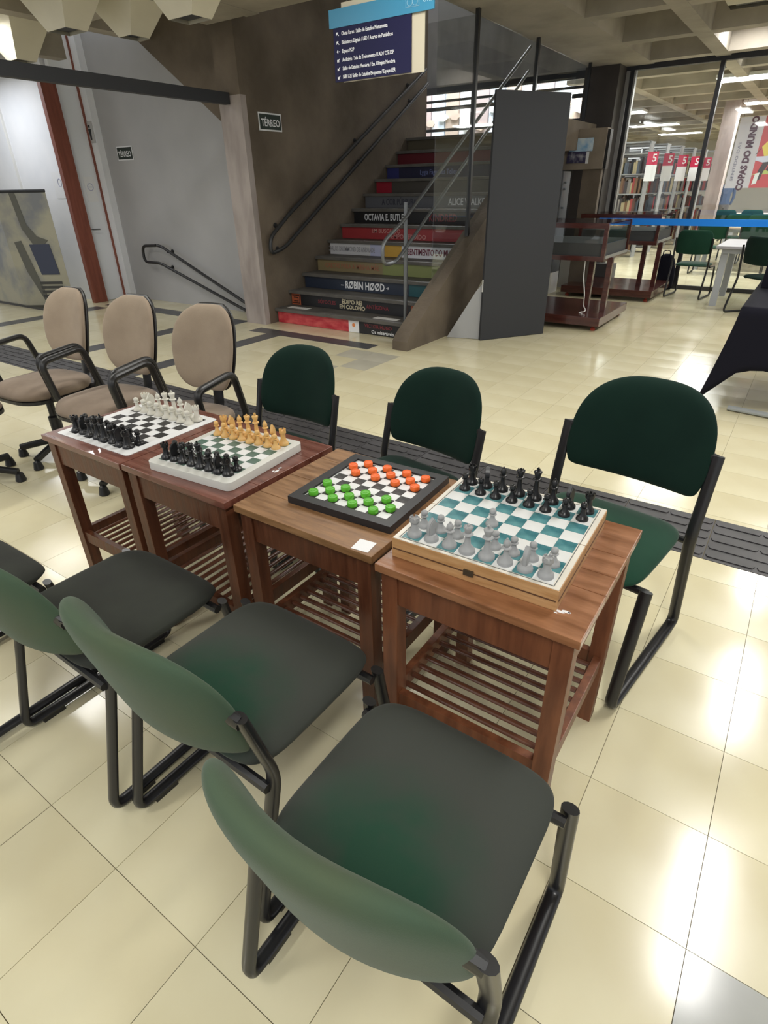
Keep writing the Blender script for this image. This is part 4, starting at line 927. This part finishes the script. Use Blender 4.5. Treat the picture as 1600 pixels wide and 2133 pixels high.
for xx in (.12, .68): b.sweep([(xx, .008, 2.55), (xx, .008, 2.96)], .002, n=6)
b.build('hanging_wire', STEEL, p)
for o in [c for c in p.children if c.name.startswith('arrow') and c.type == 'MESH' and len(c.data.polygons) < 2]: bpy.data.objects.remove(o)

# ---------------------------------------------------------------- left acrylic display and shoe
p = thing('acrylic_totem', 'tan and grey printed display case with a dark top rail at the left edge', 'display case', (-9.45, 4.33, 0))
PR = mat('print_landscape', (.42, .40, .30), .3, col2=(.22, .23, .24), scale=2.2, detail=5, lo=.42, hi=.6)
bx('base', BLACKP, -.9, .60, -.03, .42, 0, .03, p)
b = MB(); b.add([(-.9, -.02, .03), (0, -.02, .03), (.58, .40, .03), (.58, .40, 1.5), (0, -.02, 1.5), (-.9, -.02, 1.5)], [(0, 1, 4, 5), (1, 2, 3, 4)]); o = b.build('printed_face', PR, p); o.modifiers.new('thick', 'SOLIDIFY').thickness = .006
b = MB(); b.sweep([(-.9, -.02, 1.51), (0, -.02, 1.51), (.58, .40, 1.51)], .02, n=8, up=(0, 0, 1)); b.build('top_rail', DKGREY, p)
b = MB(); b.xf = Matrix.Translation((0, -.02, 0)) @ Matrix.Rotation(math.atan2(.42, .58), 4, 'Z')
b.prism([(.22, 1.49), (.30, 1.49), (.34, 1.1), (.44, .95), (.58, .9), (.5, .84), (.36, .84), (.26, 1.05)], 'y', -.008, -.004); b.prism([(.1, .88), (.2, .9), (.3, .4), (.36, .1), (.30, .1), (.16, .5)], 'y', -.008, -.004); b.build('grey_shape', pm('totem_grey', (.12, .12, .10)), p)
b = MB(); b.xf = Matrix.Translation((0, -.02, 0)) @ Matrix.Rotation(math.atan2(.42, .58), 4, 'Z')
b.prism([(.30, .85), (.58, .85), (.62, .45), (.36, .45)], 'y', -.012, -.004); b.build('navy_block', pm('slate_blue', (.05, .06, .10)), p)
b = MB(); b.xf = Matrix.Translation((0, -.02, 0)) @ Matrix.Rotation(math.atan2(.42, .58), 4, 'Z')
for k in range(4): b.box(.30, .62, -.012, -.006, .14 + k * .06, .175 + k * .06)
b.build('text_block', pm('text_dark', (.06, .06, .055)), p)
# white band of light surfaces behind
p = thing('sneaker', 'grey and white sneaker at the left edge beside the printed display case', 'shoe', (-9.9, 4.0, 0), -.4)
b = MB(); b.prism([(.15 * math.cos(t * PI / 8) * (1.0 if math.cos(t * PI / 8) > 0 else .8), .05 * math.sin(t * PI / 8)) for t in range(16)], 'z', 0, .025); b.build('sole', WHITEP, p, bevel=.002)
b = cushion(.135, .043, .07, .026, 2.4, n=20, front_drop=0); o = b.build('upper', pm('sneaker_grey', (.25, .26, .28)), p); weld(o.data)

# person in blue far beyond the glass
def figure(label, loc, rz, shirt, trousers, H=1.7):
    p = thing('person', label, 'person', loc, rz)
    J = {'pel': (0, 0, .95), 'chest': (0, 0, 1.30), 'neck': (0, 0, 1.45), 'head': (0, .01, 1.58), 'top': (0, 0, 1.68), 'shl': (-.17, 0, 1.40), 'ell': (-.22, .02, 1.13), 'hal': (-.20, .12, .92),
         'shr': (.17, 0, 1.40), 'elr': (.22, .02, 1.13), 'har': (.20, .12, .92), 'hil': (-.09, 0, .90), 'knl': (-.10, .02, .50), 'anl': (-.10, 0, .08), 'tol': (-.10, .12, .03), 'hir': (.09, 0, .90), 'knr': (.10, .02, .50), 'anr': (.10, 0, .08), 'tor': (.10, .12, .03)}
    R_ = {'pel': .13, 'chest': .14, 'neck': .05, 'head': .085, 'top': .05, 'shl': .055, 'ell': .04, 'hal': .03, 'shr': .055, 'elr': .04, 'har': .03, 'hil': .08, 'knl': .055, 'anl': .038, 'tol': .03, 'hir': .08, 'knr': .055, 'anr': .038, 'tor': .03}
    E_ = [('pel', 'chest'), ('chest', 'neck'), ('neck', 'head'), ('head', 'top'), ('chest', 'shl'), ('shl', 'ell'), ('ell', 'hal'), ('chest', 'shr'), ('shr', 'elr'), ('elr', 'har'), ('pel', 'hil'), ('hil', 'knl'), ('knl', 'anl'), ('anl', 'tol'), ('pel', 'hir'), ('hir', 'knr'), ('knr', 'anr'), ('anr', 'tor')]
    K = list(J); me = bpy.data.meshes.new('body'); me.from_pydata([J[k] for k in K], [(K.index(a), K.index(b_)) for a, b_ in E_], [])
    o = link('body', me, p); md = o.modifiers.new('skin', 'SKIN'); 
    for i, k in enumerate(K): me.skin_vertices[0].data[i].radius = (R_[k], R_[k]) 
    me.skin_vertices[0].data[0].use_root = True; o.modifiers.new('sub', 'SUBSURF').levels = 1; o.modifiers['sub'].render_levels = 1
    m = bpy.data.materials.new('figure_cloth'); m.use_nodes = True; N = m.node_tree.nodes; L = m.node_tree.links
    tc = N.new('ShaderNodeTexCoord'); sp = N.new('ShaderNodeSeparateXYZ'); L.new(tc.outputs['Object'], sp.inputs[0]); r = N.new('ShaderNodeValToRGB'); r.color_ramp.interpolation = 'CONSTANT'
    mr = N.new('ShaderNodeMath'); mr.operation = 'DIVIDE'; mr.inputs[1].default_value = 1.8; L.new(sp.outputs[2], mr.inputs[0]); L.new(mr.outputs[0], r.inputs[0])
    els = r.color_ramp.elements; els[0].position = 0; els[0].color = (*trousers, 1); els[1].position = .52; els[1].color = (*shirt, 1); e = els.new(.79); e.color = (.28, .15, .10, 1); e = els.new(.9); e.color = (.02, .015, .012, 1)
    L.new(r.outputs[0], N['Principled BSDF'].inputs['Base Color']); o.data.materials.append(m)
    b = MB(); b.lathe([(0, .0), (.088, .0), (.094, .04), (.08, .10), (.04, .13), (0, .135)], 14, (0, -.01, 1.59)); b.build('hair', BLACKP, p, smooth=True)
figure('person in a blue shirt standing beyond the glass under the banner', (-2.35, 19.95, 0), .4, (.05, .10, .22), (.12, .12, .13))
